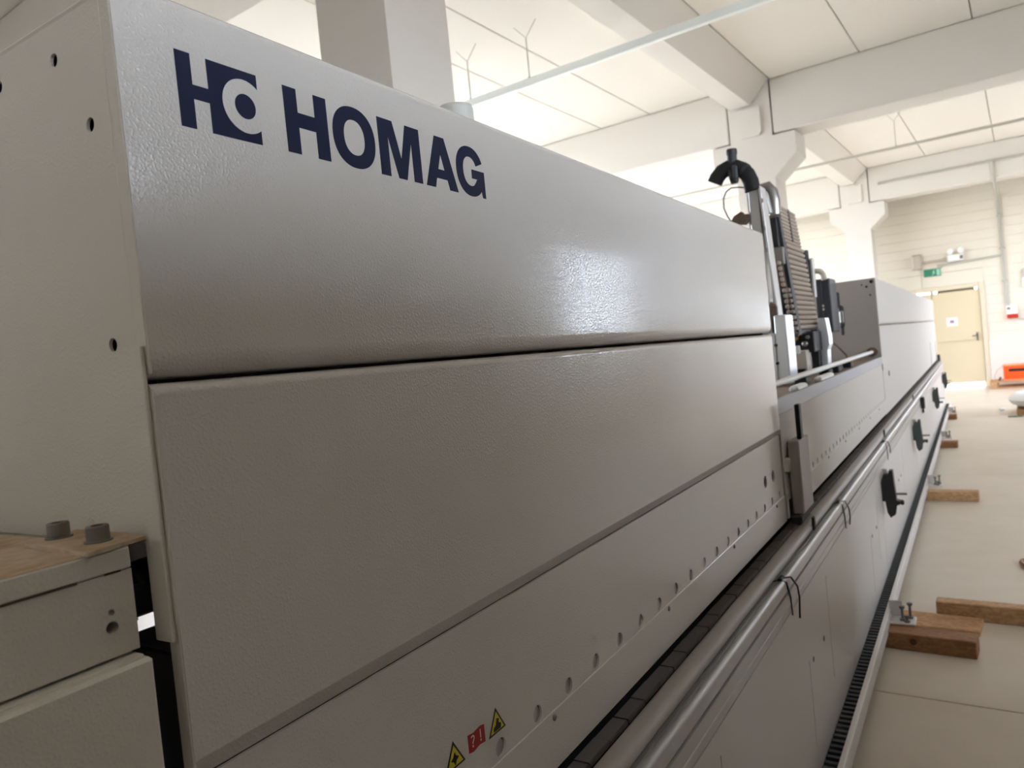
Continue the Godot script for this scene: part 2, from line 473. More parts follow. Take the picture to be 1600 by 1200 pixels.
func build_room() -> void:
	var fl := structnode("floor")
	var zs := [6.0, 1.7, -3.284, -8.3, -13.3, -19.45]
	var xs := [-9.0, -4.2, 0.9, 5.0]
	for i in zs.size() - 1:
		for j in xs.size() - 1:
			pbox("floor_slab", Vector3(xs[j] + 0.002, -0.1, zs[i + 1] + 0.0025), Vector3(xs[j + 1] - 0.002, 0.0, zs[i] - 0.0025), 0.002, "concrete", fl)
	pbox("joint_filler", Vector3(-9.0, -0.12, -19.45), Vector3(5.0, -0.006, 6.0), 0.0, "joint", fl)
	var g := MB.new()
	g.cb(Vector3(-60, -0.5, -90), Vector3(60, -0.15, 60))
	struct("ground", g, "yard")
	var yd := MB.new()
	yd.cb(Vector3(-12, -0.14, -50), Vector3(12, -0.01, -19.5))
	struct("pavement", yd, "yard")
	side_wall("wall_right", 5.0, 5.3, 1.9, 3.75, [[5.0, -4.4], [-13.2, -17.4]])
	side_wall("wall_left", -9.3, -9.0, 0.5, 4.85, [[-5.0, -9.4], [-9.9, -14.2], [-14.6, -19.0]])
	window(1, 5.0, 5.3, -17.4, -13.2, 1.9, 3.75, 3, 2)
	window(5, 5.0, 5.3, -4.4, 5.0, 1.9, 3.75, 6, 2)
	window(2, -9.3, -9.0, -9.4, -5.0, 0.5, 4.85, 3, 3)
	window(3, -9.3, -9.0, -14.2, -9.9, 0.5, 4.85, 3, 3)
	window(4, -9.3, -9.0, -19.0, -14.6, 0.5, 4.85, 3, 3)
	var bw := MB.new()
	bw.cb(Vector3(-9.3, -0.1, 6.0), Vector3(-5.6, 5.3, 6.3))
	bw.cb(Vector3(-5.6, -0.1, 6.0), Vector3(-4.2, 2.4, 6.3))
	bw.cb(Vector3(-5.6, 3.5, 6.0), Vector3(-4.2, 5.3, 6.3))
	bw.cb(Vector3(-4.2, -0.1, 6.0), Vector3(5.3, 5.3, 6.3))
	var w6 := structnode("window_6")
	var f6 := mb(w6)
	for q in [[-5.6, 2.4, -4.2, 2.46], [-5.6, 3.44, -4.2, 3.5], [-5.6, 2.4, -5.54, 3.5], [-4.26, 2.4, -4.2, 3.5]]:
		f6.cb(Vector3(q[0], q[1], 6.11), Vector3(q[2], q[3], 6.19), 0.004)
	put("window_frame", f6, "window_frame", w6)
	pbox("pane", Vector3(-5.6, 2.4, 6.147), Vector3(-4.2, 3.5, 6.153), 0.0, "glass", w6)
	struct("wall_back", bw, "wall_grey")
	# columns with corbels
	for z in [-3.0, -10.57, -18.2]:
		var b := MB.new()
		var o := Vector3(0, 0, z)
		var W := Vector3(0, 0, -0.53)
		var poly := V2([-3.19, 0.0, -2.67, 0.0, -2.67, 3.69, -2.655, 3.705, -2.40, 3.93, -2.37, 3.96, -2.365, 3.99, -2.365, 4.25, -2.66, 4.25, -2.66, 5.02, -3.235, 5.02, -3.235, 4.25, -3.495, 4.25, -3.495, 3.99, -3.49, 3.96, -3.46, 3.93, -3.205, 3.705, -3.19, 3.69])
		b.ext(poly, o, Vector3.RIGHT, Vector3.UP, W, 10.0)
		b.ext(V2([-3.11, 4.33, -3.07, 4.29, -2.83, 4.29, -2.79, 4.33, -2.79, 4.68, -3.11, 4.68]), o + Vector3(0, 0, 0.04), Vector3.RIGHT, Vector3.UP, Vector3(0, 0, -0.05), 50.0)
		struct("column" if z == -3.0 else "column_%03d" % (1 if z > -11.0 else 2), b, "plaster")

func build_ceiling() -> void:
	var c := structnode("ceiling")
	var zs := [6.3, -3.35, -10.82, -18.45, -19.5]
	var xs := [-9.3, -7.6, -6.4, -5.215, -4.40, -3.40, -2.645, -1.51, -0.283, 0.93, 2.1, 3.3, 5.3]
	for i in zs.size() - 1:
		for j in xs.size() - 1:
			var spans := [[zs[i], zs[i + 1]]]
			if i == 2 and j == 10: spans = [[zs[i], -11.8], [-17.6, zs[i + 1]]]      # room for the roof light
			for q in spans:
				pbox("ceiling_slab", Vector3(xs[j] + 0.006, 5.01, q[1]), Vector3(xs[j + 1] - 0.006, 5.2, q[0]), 0.006, "ceiling_slab", c)
	var rd := mb(c)
	rd.cb(Vector3(-9.3, 5.045, -19.5), Vector3(2.1, 5.35, 6.3))
	rd.cb(Vector3(3.3, 5.045, -19.5), Vector3(5.3, 5.35, 6.3))
	rd.cb(Vector3(2.1, 5.045, -11.8), Vector3(3.3, 5.35, 6.3))
	rd.cb(Vector3(2.1, 5.045, -19.5), Vector3(3.3, 5.35, -17.6))
	put("roof_deck", rd, "joint", c)
	var w7 := structnode("window_7")
	for k in 4:
		var za := lerpf(-11.8, -17.6, k / 4.0); var zb := lerpf(-11.8, -17.6, (k + 1) / 4.0)
		pbox("pane", Vector3(2.1, 5.30, zb), Vector3(3.3, 5.306, za), 0.0, "glass", w7)
		pbox("glazing_bar", Vector3(2.1, 5.27, za - 0.025), Vector3(3.3, 5.30, za + 0.025), 0.003, "window_frame", w7)
	# cross beams resting on the corbels, and the shallow beams along the hall
	var nr := 0
	for z in [-3.08, -10.57, -18.2]:
		for xx in [[-9.0, -3.255], [-2.64, 5.0]]:
			var b := MB.new()
			b.cb(Vector3(xx[0], 4.272, z - 0.5), Vector3(xx[1], 5.005, z), 0.012)
			struct("beam" if nr == 0 else "beam_%03d" % nr, b, "plaster")
			nr += 1
	for zz in [[6.0, -2.98], [-3.6, -10.55], [-11.1, -18.18]]:
		var b := MB.new()
		b.ext(V2([-3.20, 4.725, -2.92, 4.725, -2.655, 5.005, -3.47, 5.005]), Vector3(0, 0, zz[0]), Vector3.RIGHT, Vector3.UP, Vector3(0, 0, zz[1] - zz[0]))
		struct("beam_%03d" % nr, b, "plaster")
		nr += 1
	# suspended tubes
	var t := thing("hanging_tube", Vector3(0, 4.4, -6.69), "thick white tube hung under the ceiling in front of the first corbelled column", "tube")
	var b := mb(t)
	b.ext(V2([-0.036, -0.03, -0.02, -0.04, 0.02, -0.04, 0.036, -0.03, 0.036, 0.03, 0.02, 0.04, -0.02, 0.04, -0.036, 0.03]), Vector3(-7.0, 4.40, -6.69), Vector3.BACK, Vector3.UP, Vector3(11.9, 0, 0), 60.0)
	put("tube", b, "white_pipe", t)
	for x in [-5.62, -4.84, -4.06, 1.5, 3.5]: hanger(t, Vector3(x, 4.44, -6.69), 4.86)
	var t2 := thing("hanging_tube", Vector3(0, 4.4, -13.82), "thin pale tube hung under the ceiling of the far bay", "tube")
	var b2 := mb(t2)
	b2.tube([Vector3(-8.9, 4.40, -13.82), Vector3(4.95, 4.40, -13.82)], 0.024, 8)
	put("tube", b2, "conduit", t2)
	for x in [-5.5, -1.55, 2.4]: hanger(t2, Vector3(x, 4.42, -13.82), 4.83)
	pbox("box", Vector3(0.22, 4.72, -13.86), Vector3(0.5, 4.76, -13.78), 0.004, "conduit", t2)

func hanger(t: Node3D, at: Vector3, yv: float) -> void:
	var b := mb(t)
	b.tube([at, Vector3(at.x, yv, at.z)], 0.007, 6)
	b.tube([Vector3(at.x, yv, at.z), Vector3(at.x - 0.14, 5.012, at.z)], 0.004, 5)
	b.tube([Vector3(at.x, yv, at.z), Vector3(at.x + 0.14, 5.012, at.z)], 0.004, 5)
	b.lathe([Vector2(0, -0.02), Vector2(0.02, -0.02), Vector2(0.02, 0.012), Vector2(0, 0.012)], at, Vector3.UP, 8)
	put("hanger", b, "conduit", t)

func build_far_wall() -> void:
	var Z := -19.2
	var w := structnode("wall_far")
	var b := mb(w)
	b.cb(Vector3(-9.3, -0.1, Z - 0.25), Vector3(-2.24, 5.3, Z - 0.02))
	b.cb(Vector3(-0.74, -0.1, Z - 0.25), Vector3(0.8, 5.3, Z - 0.02))
	b.cb(Vector3(1.65, -0.1, Z - 0.25), Vector3(5.3, 5.3, Z - 0.02))
	b.cb(Vector3(0.8, 2.4, Z - 0.25), Vector3(1.65, 5.3, Z - 0.02))
	b.cb(Vector3(-2.24, 2.22, Z - 0.25), Vector3(-0.74, 5.3, Z - 0.02))
	put("wall_core", b, "joint", w)
	for i in 20:
		var y := 0.95 + i * 0.203
		if i == 6 or i == 7: continue
		if i == 8:
			var fb := mb(w)
			fb.cb(Vector3(-2.33, 2.265, Z - 0.02), Vector3(-0.69, 2.569, Z), 0.004)
			fb.cb(Vector3(0.73, 2.47, Z - 0.02), Vector3(1.72, 2.569, Z), 0.004)
			for e in [[-9.0, -2.33], [-0.69, 0.73], [1.72, 5.0]]:
				for yy in [2.168, 2.371]:
					var c6 := mb(w)
					c6.ext(V2([0.0, 0.0, 0.016, 0.0, 0.02, 0.004, 0.02, 0.1970, 0.016, 0.2015, 0.0, 0.2015]), Vector3(e[0], yy, Z - 0.02), Vector3.BACK, Vector3.UP, Vector3(e[1] - e[0], 0, 0), 20.0)
					put("cladding_board", c6, "cladding", w)
			put("cladding_board", fb, "cladding", w)
		var parts := [[-9.0, 5.0]] if y > 2.39 else [[-9.0, -2.33], [-0.69, 0.73], [1.72, 5.0]]
		for p in parts:
			var c := mb(w)
			c.ext(V2([0.0, 0.0, 0.016, 0.0, 0.02, 0.004, 0.02, 0.1970, 0.016, 0.2015, 0.0, 0.2015]), Vector3(p[0], y, Z - 0.02), Vector3.BACK, Vector3.UP, Vector3(p[1] - p[0], 0, 0), 20.0)
			put("cladding_board", c, "cladding", w)
	var bb := MB.new()
	bb.cb(Vector3(-0.69, 0.0, Z - 0.02), Vector3(0.73, 0.955, Z + 0.06), 0.01)
	bb.cb(Vector3(1.72, 0.0, Z - 0.02), Vector3(5.0, 0.955, Z + 0.06), 0.01)
	bb.cb(Vector3(-9.0, 0.0, Z - 0.02), Vector3(-2.33, 0.955, Z + 0.06), 0.01)
	struct("baseboard_far", bb, "plinth")
	var gt := structnode("door_2")
	var gf := mb(gt)
	gf.cb(Vector3(0.73, 0.0, Z - 0.25), Vector3(0.81, 2.47, Z + 0.03), 0.006)
	gf.cb(Vector3(1.64, 0.0, Z - 0.25), Vector3(1.72, 2.47, Z + 0.03), 0.006)
	gf.cb(Vector3(0.81, 2.39, Z - 0.25), Vector3(1.64, 2.47, Z + 0.03), 0.006)
	put("door_frame", gf, "door_frame", gt)
	# double door standing a little short of the sill, daylight under it
	var d := structnode("door_1")
	var fr := mb(d)
	fr.cb(Vector3(-0.785, 0.0, Z - 0.2), Vector3(-0.69, 2.265, Z + 0.035), 0.008)
	fr.cb(Vector3(-2.33, 0.0, Z - 0.2), Vector3(-2.235, 2.265, Z + 0.035), 0.008)
	fr.cb(Vector3(-2.235, 2.17, Z - 0.2), Vector3(-0.785, 2.265, Z + 0.035), 0.008)
	fr.cb(Vector3(-0.83, 0.0, Z - 0.2), Vector3(-0.785, 2.17, Z - 0.085), 0.004)
	fr.cb(Vector3(-1.735, 0.0, Z - 0.16), Vector3(-1.665, 2.17, Z - 0.085), 0.004)
	fr.cb(Vector3(-2.235, 0.0, Z - 0.2), Vector3(-2.19, 2.17, Z - 0.085), 0.004)
	fr.cb(Vector3(-1.60, 2.10, Z - 0.2), Vector3(-0.90, 2.17, Z - 0.085), 0.004)
	put("door_frame", fr, "door_frame", d)
	pbox("stop", Vector3(-1.60, 2.115, Z - 0.15), Vector3(-0.88, 2.17, Z - 0.08), 0.003, "door_seal", d)
	var leaf := pbox("door_leaf", Vector3(-1.695, 0.085, Z - 0.08), Vector3(-0.795, 2.125, Z - 0.02), 0.006, "door_paint", d)
	pbox("push_bar", Vector3(-1.62, 1.025, Z - 0.02), Vector3(-0.96, 1.065, Z + 0.012), 0.006, "door_paint", leaf)
	var h := mb(d)
	h.cb(Vector3(-0.912, 1.0, Z - 0.021), Vector3(-0.872, 1.18, Z - 0.008), 0.004)
	h.tube([Vector3(-0.892, 1.11, Z - 0.01), Vector3(-0.892, 1.11, Z + 0.035), Vector3(-0.985, 1.11, Z + 0.035)], 0.011, 8)
	put("handle", h, "bolt", leaf)
	pbox("door_leaf", Vector3(-2.225, 0.03, Z - 0.08), Vector3(-1.705, 2.13, Z - 0.02), 0.006, "door_paint", d)
	var n := thing("paper_notice", Vector3(-1.345, 1.36, Z - 0.018), "white printed sheet of paper taped to the cream door", "notice")
	pbox("sheet", Vector3(-1.455, 1.36, Z - 0.0195), Vector3(-1.235, 1.555, Z - 0.0175), 0.0, "paper", n)
	pbox("print", Vector3(-1.385, 1.435, Z - 0.0175), Vector3(-1.31, 1.49, Z - 0.0168), 0.0, "print", n)
	# fittings above the door
	var jb := thing("junction_box", Vector3(-1.93, 2.70, Z), "beige box on the far wall, left of the twin-head lamp above the door", "box")
	pbox("housing", Vector3(-2.02, 2.705, Z), Vector3(-1.84, 3.035, Z + 0.11), 0.025, "fitting", jb)
	pbox("back_plate", Vector3(-2.03, 2.695, Z), Vector3(-1.83, 3.045, Z + 0.012), 0.004, "fitting", jb)
	var jd := thing("cable_drop", Vector3(-1.87, 2.26, Z), "thin cable dropping from the beige box to the door frame", "cable")
	var jc := mb(jd)
	jc.tube([Vector3(-1.87, 2.70, Z + 0.01), Vector3(-1.87, 2.268, Z + 0.01)], 0.006, 6)
	put("cable", jc, "fitting", jd)
	var c1 := thing("cable_conduit", Vector3(-1.6, 2.84, Z + 0.02), "short cream conduit between the beige box and the twin-head lamp", "conduit")
	var q := mb(c1)
	q.tube([Vector3(-1.835, 2.835, Z + 0.03), Vector3(-1.36, 2.85, Z + 0.03)], 0.028, 10)
	put("pipe", q, "fitting", c1)
	var k1 := mb(c1)
	k1.lathe([Vector2(0, 0), Vector2(0.04, 0), Vector2(0.04, 0.05), Vector2(0, 0.05)], Vector3(-1.41, 2.848, Z + 0.03), Vector3.RIGHT, 10)
	put("socket", k1, "fitting", c1)
	var c2 := thing("cable_conduit", Vector3(-0.9, 2.75, Z + 0.02), "grey conduit running level from above the exit sign to the vertical pipe", "conduit")
	var q2 := mb(c2)
	q2.tube([Vector3(-1.47, 2.735, Z + 0.03), Vector3(-0.345, 2.775, Z + 0.03)], 0.021, 8)
	put("pipe", q2, "conduit", c2)
	pbox("clip", Vector3(-1.54, 2.68, Z), Vector3(-1.45, 2.76, Z + 0.06), 0.006, "fitting", c2)
	var em := thing("emergency_light", Vector3(-1.17, 2.78, Z), "white twin-head emergency lamp above the cream door", "lamp")
	pbox("housing", Vector3(-1.33, 2.785, Z), Vector3(-1.02, 2.93, Z + 0.10), 0.012, "white_plastic", em)
	pbox("indicator_window", Vector3(-1.095, 2.82, Z + 0.10), Vector3(-1.035, 2.895, Z + 0.104), 0.0, "bolt", em)
	for x in [-1.255, -1.075]:
		var lh := mb(em)
		var ax := Vector3(signf(x + 1.165) * 0.25, 0.15, 1.0).normalized()
		lh.lathe([Vector2(0, -0.05), Vector2(0.03, -0.045), Vector2(0.062, 0.02), Vector2(0.066, 0.04), Vector2(0.058, 0.04), Vector2(0, 0.034)], Vector3(x, 3.0, Z + 0.09), ax, 14)
		lh.tube([Vector3(x, 2.925, Z + 0.06), Vector3(x, 2.98, Z + 0.07)], 0.013, 6)
		put("lamp_head", lh, "white_plastic", em)
	# green escape sign: door, arrow and figure in pale green
	var ex := thing("exit_sign", Vector3(-1.65, 2.505, Z), "green escape sign with a pale figure above the cream door", "sign")
	pbox("board", Vector3(-1.815, 2.515, Z), Vector3(-1.485, 2.685, Z + 0.02), 0.003, "green_sign", ex)
	var pc := mb(ex)
	var zf := Z + 0.0203
	pc.cb(Vector3(-1.565, 2.53, zf), Vector3(-1.50, 2.67, zf + 0.002))
	put("door_mark", pc, "green_light", ex)
	var fg := mb(ex)
	fg.ext(V2([0.0, 0.0, 0.022, 0.006, 0.03, 0.045, 0.055, 0.02, 0.068, 0.03, 0.05, 0.062, 0.058, 0.085, 0.03, 0.1, 0.012, 0.075, 0.02, 0.055]), Vector3(-1.655, 2.54, zf), Vector3.RIGHT, Vector3.UP, Vector3(0, 0, 0.002))
	fg.lathe([Vector2(0, 0.002), Vector2(0.012, 0.002), Vector2(0.012, 0)], Vector3(-1.605, 2.655, zf), Vector3.BACK, 10)
	put("figure_mark", fg, "green_light", ex)
	# vertical conduit and the red-banded alarm under it
	var c3 := thing("cable_conduit", Vector3(-0.32, 1.71, Z), "grey conduit running along the far beam and down the far wall to the red-banded box", "conduit")
	var q3 := mb(c3)
	q3.tube([Vector3(-2.45, 4.627, -18.17), Vector3(4.95, 4.627, -18.17)], 0.024, 8)
	put("run", q3, "conduit", c3)
	var q4 := mb(c3)
	q4.tube([Vector3(-0.35, 4.61, -18.16), Vector3(-0.345, 4.30, -18.16), Vector3(-0.335, 4.13, -18.6), Vector3(-0.325, 4.05, Z + 0.03), Vector3(-0.305, 1.70, Z + 0.03)], 0.028, 8)
	put("drop", q4, "conduit", c3)
	for y in [3.6, 2.9, 2.2]:
		var q5 := mb(c3)
		q5.cb(Vector3(-0.37, y, Z), Vector3(-0.26, y + 0.04, Z + 0.07), 0.008)
		put("clip", q5, "conduit", c3)
	var al := thing("fire_alarm", Vector3(-0.23, 1.41, Z), "white wall box with a red band at the foot of the vertical conduit", "alarm")
	pbox("housing", Vector3(-0.325, 1.50, Z), Vector3(-0.135, 1.69, Z + 0.09), 0.012, "white_plastic", al)
	pbox("red_band", Vector3(-0.325, 1.415, Z), Vector3(-0.13, 1.50, Z + 0.095), 0.012, "alarm_red", al)
	pbox("label_plate", Vector3(-0.315, 1.60, Z + 0.09), Vector3(-0.255, 1.65, Z + 0.092), 0.0, "bolt", al)
	var cc := mb(al)
	var pth := []
	for i in 9:
		var s := i / 8.0
		pth.append(Vector3(-0.16 + s * 0.5, 1.41 - 0.10 * sin(s * PI * 0.6), Z + 0.02))
	cc.tube(pth, 0.01, 6)
	put("cable", cc, "conduit", al)
	var lp := thing("wall_lamp", Vector3(0.06, 2.04, Z), "pale oval bulkhead lamp on the far wall at the frame's edge", "lamp")
	var lb := mb(lp)
	lb.lathe([Vector2(0, 0), Vector2(0.075, 0), Vector2(0.075, 0.03), Vector2(0, 0.03)], Vector3(0.07, 2.25, Z), Vector3.BACK, 16)
	lb.cb(Vector3(0.0, 2.16, Z), Vector3(0.14, 2.45, Z + 0.07), 0.03)
	put("housing", lb, "fitting", lp)
	pbox("diffuser", Vector3(-0.01, 2.05, Z), Vector3(0.14, 2.25, Z + 0.10), 0.03, "wrap", lp)

# ------------------------------------------------------------------ the machine, in its own axes (z runs back along it)
func sheet(called: String, poly: Array, z0: float, z1: float, m: String, parent: Node) -> MeshInstance3D:
	var b := mb(parent)
	b.ext(V2(poly), Vector3(0, 0, z0), Vector3.RIGHT, Vector3.UP, Vector3(0, 0, z1 - z0), 50.0)
	return put(called, b, m, parent)

const UPPER := [-0.64, 1.858, -0.598, 1.858, -0.592, 1.8565, -0.588, 1.853, -0.587, 1.847, -0.587, 1.541, -0.588, 1.533, -0.5905, 1.526, -0.5945, 1.5205, -0.600, 1.5178, -0.612, 1.517, -0.612, 1.520, -0.601, 1.521, -0.595, 1.528, -0.592, 1.536, -0.591, 1.545, -0.591, 1.850, -0.64, 1.854]
const LOWER := [-0.612, 1.5135, -0.598, 1.5135, -0.5925, 1.512, -0.589, 1.5085, -0.587, 1.503, -0.587, 1.190, -0.5873, 1.1885, -0.5965, 1.1705, -0.5985, 1.1695, -0.612, 1.1695, -0.612, 1.172, -0.601, 1.172, -0.5985, 1.1735, -0.592, 1.187, -0.591, 1.500, -0.597, 1.5085, -0.612, 1.5095]

func letter(called: String, poly: PackedVector2Array, parent: Node) -> void:
	var b := mb(parent)
	b.ext(poly, Vector3(HX, 1.5, 0), Vector3.FORWARD, Vector3.UP, Vector3(0.0004, 0, 0), 5.0)
	put(called, b, "navy", parent)

func build_hood() -> void:
	var z0 := -0.3675; var z1 := -2.602
	var t := mthing("machine_hood", Vector3(HX, 0.88, z0), "long light grey sheet-metal hood with dark blue lettering, nearest the camera", "machine hood")
	var up := sheet("upper_panel", UPPER, z0, z1, "paint", t)
	sheet("lower_panel", LOWER, z0, z1, "paint", t)
	# lettering
	var yb := 0.2415; var yt := 0.3105
	letter("emblem", V2([0.4224, yb, 0.4380, yb, 0.4380, 0.2690, 0.4548, 0.2690, 0.4548, 0.2822, 0.4380, 0.2822, 0.4380, 0.3103, 0.4224, 0.3103]), up)
	var sq := V2([0.4546, 0.2413, 0.5116, 0.2413, 0.5116, 0.3103, 0.4546, 0.3103])
	for pl in Geometry2D.clip_polygons(sq, arc(Vector2(0.4953, 0.2757), 0.0262, 0.0262, 0, 354, 59)): letter("emblem", pl, up)
	letter("emblem", arc(Vector2(0.4953, 0.2757), 0.0121, 0.0121, 0, 350, 35), up)
	letter("letter", V2([0.5446, yb, 0.5625, yb, 0.5625, 0.2698, 0.5864, 0.2698, 0.5864, yb, 0.6047, yb, 0.6047, 0.3102, 0.5864, 0.3102, 0.5864, 0.2855, 0.5625, 0.2855, 0.5625, 0.3102, 0.5446, 0.3102]), up)
	# O as two half rings in one mesh
	var ob := mb(up)
	for h in 2:
		var ring := arc(Vector2(0.6459, 0.2761), 0.0342, 0.0351, 180.0 * h, 180.0 * h + 180.0, 32, 0.9)
		var inn := arc(Vector2(0.6456, 0.2761), 0.0167, 0.0202, 180.0 * h, 180.0 * h + 180.0, 32, 0.9); inn.reverse()
		ring.append_array(inn)
		ob.ext(ring, Vector3(HX, 1.5, 0), Vector3.FORWARD, Vector3.UP, Vector3(0.0004, 0, 0), 5.0)
	put("letter", ob, "navy", up)
	letter("letter", V2([0.6872, yb, 0.7043, yb, 0.7043, 0.2905, 0.7190, yb, 0.7345, yb, 0.7485, 0.2905, 0.7485, yb, 0.7655, yb, 0.7655, yt, 0.7385, yt, 0.7267, 0.2660, 0.7143, yt, 0.6872, yt]), up)
	# A: outline with its counter opened by a hair at the apex
	letter("letter", V2([0.7730, yb, 0.7922, yb, 0.7965, 0.2545, 0.8197, 0.2545, 0.8239, yb, 0.8430, yb, 0.8190, yt, 0.80865, yt, 0.80865, 0.2868, 0.8150, 0.2668, 0.8012, 0.2668, 0.80835, 0.2868, 0.80835, yt, 0.7983, yt]), up)
	var gp := arc(Vector2(0.8762, 0.2760), 0.0334, 0.0352, 24, 316, 50, 0.92)
	gp.append_array(V2([0.9030, 0.2418, 0.9105, 0.2416, 0.9108, 0.2795, 0.8795, 0.2795, 0.8790, 0.2667, 0.8935, 0.2667]))
	var gi := arc(Vector2(0.8757, 0.2760), 0.0167, 0.0205, 25, 332, 44, 0.92); gi.reverse()
	gp.append_array(gi)
	letter("letter", gp, up)
	# apron below the hood: cut-outs in a sheet, a second sheet lapped over its lower edge
	var AX := -0.593
	var k := 0.593 / 0.587
	apron(t, AX, k, -0.372, z1, true)
	# near end
	var e := mb(t)
	e.ext(V2([1.376, -0.3785, 1.840, -0.3785, 1.850, -0.384, 1.858, -0.392, 1.376, -0.392]), Vector3(-1.45, 0, 0), Vector3.UP, Vector3.BACK, Vector3(0.83, 0, 0), 20.0)
	var ec := mb(t)
	ec.plate(Vector3(0, 0, -0.3665), Vector3.RIGHT, Vector3.UP, Vector3.BACK, [-1.45, 1.376, -0.603, 1.8425], 0.003, [[-0.680, 1.811, 0.0062], [-0.634, 1.742, 0.0062], [-0.6375, 1.551, 0.0062], [-0.782, 1.816, 0.0062]])
	var ep := put("end_panel", ec, "paint_warm", t)
	put("end_frame", e, "black", t)
	var ch := mb(t)
	ch.ext(V2([1.8425, -0.3665, 1.845, -0.3655, 1.8585, -0.379, 1.8585, -0.395, 1.8425, -0.3785]), Vector3(-1.45, 0, 0), Vector3.UP, Vector3.BACK, Vector3(0.859, 0, 0), 20.0)
	put("top_fold", ch, "paint_warm", ep)
	pbox("corner_fold", Vector3(-0.6035, 1.5215, -0.3695), Vector3(-0.5885, 1.8425, -0.3667), 0.0006, "paint_warm", t)
	pbox("corner_fold", Vector3(-0.6035, 1.167, -0.3695), Vector3(-0.5885, 1.5095, -0.3667), 0.0006, "paint_warm", t)
	pbox("end_panel", Vector3(-1.45, 1.30, -0.3785), Vector3(-0.668, 1.3755, -0.3665), 0.0, "paint_warm", t)
	pbox("guard_strip", Vector3(-0.6165, 1.293, -0.3665), Vector3(-0.5915, 1.546, -0.3625), 0.001, "paint_warm", t)
	# roof, back, far end and the dark inside
	pbox("roof", Vector3(-1.45, 1.852, z1), Vector3(-0.64, 1.857, -0.392), 0.001, "paint", t)
	pbox("back_panel", Vector3(-1.45, 1.155, z1), Vector3(-1.44, 1.852, -0.392), 0.001, "paint", t)
	pbox("end_panel", Vector3(-1.45, 1.24, z1), Vector3(-0.613, 1.852, z1 + 0.012), 0.001, "paint", t)
	pbox("inner_wall", Vector3(-1.44, 1.386, -0.42), Vector3(-0.613, 1.392, z1 + 0.012), 0.0, "dark_inside", t)
	# stub of an extraction port on the roof
	var p := mb(t)
	p.lathe([Vector2(0.034, -0.13), Vector2(0.034, 0.0), Vector2(0.032, 0.006), Vector2(0.025, 0.008), Vector2(0.024, 0.002), Vector2(0.024, -0.13)], Vector3(-0.80, 1.985, -1.165), Vector3.UP, 28)
	put("extraction_port", p, "conduit", t)

# the lower apron sheet, its row of plugs, screws and the lapped strip
func apron(t: Node3D, AX: float, k: float, za: float, zb: float, vents: bool) -> void:
	var ap := mb(t)
	var cuts := []
	var yh := 1.5 - 0.5185 * k
	var plugs := []
	for i in range(-4, 56):
		var z := (-0.8105 - 0.0999 * i) * k
		if z < za - 0.03 and z > zb + 0.03:
			cuts.append([-z, yh, 0.0125]); plugs.append(z)
	if vents:
		cuts.append([2.345 * k, 1.5 - 0.444 * k, 0.019]); cuts.append([2.448 * k, 1.5 - 0.444 * k, 0.019])
	ap.plate(Vector3(AX, 0, 0), Vector3.FORWARD, Vector3.UP, Vector3.RIGHT, [-za, 1.5 - 0.5335 * k, -zb, 1.169], 0.004, cuts, 20)
	var pm_name := "paint" if vents else "paint_far"
	var a := put("apron_panel", ap, pm_name, t)
	pbox("lapped_strip", Vector3(AX - 0.003, 1.5 - 0.6195 * k, zb), Vector3(AX + 0.0022, 1.5 - 0.5335 * k, za), 0.0009, pm_name, t)
	pbox("apron_backing", Vector3(AX - 0.03, 1.5 - 0.6195 * k, zb), Vector3(AX - 0.0042, 1.169, za), 0.0, "paint_dark" if not vents else "dark_inside", t)
	if vents: stickers(t, AX + 0.0001)
	# recessed plugs in the round cut-outs
	var pm := MB.new()
	pm.lathe([Vector2(0.0115, 0.0), Vector2(0.0115, 0.0004), Vector2(0.0108, 0.0008), Vector2(0, 0.0008)], Vector3.ZERO, Vector3.RIGHT, 20)
	var me := pm.mesh()
	var base: Vector3 = t.get_meta("base")
	for z in plugs:
		var o := putm("plug", me, "plug", a)
		o.position = Vector3(AX - 0.0042, yh - 0.0008, z) - base
	var sm_ := MB.new()
	sm_.lathe([Vector2(0.0055, 0.0), Vector2(0.0055, 0.0015), Vector2(0.003, 0.003), Vector2(0, 0.003)], Vector3.ZERO, Vector3.RIGHT, 10)
	var sme := sm_.mesh()
	for i in 12:
		var z := (-0.953 - 0.4995 * i) * k
		if z < za and z > zb:
			var o := putm("screw", sme, "bolt", t)
			o.position = Vector3(AX + 0.0022, 1.5 - 0.543 * k, z) - base

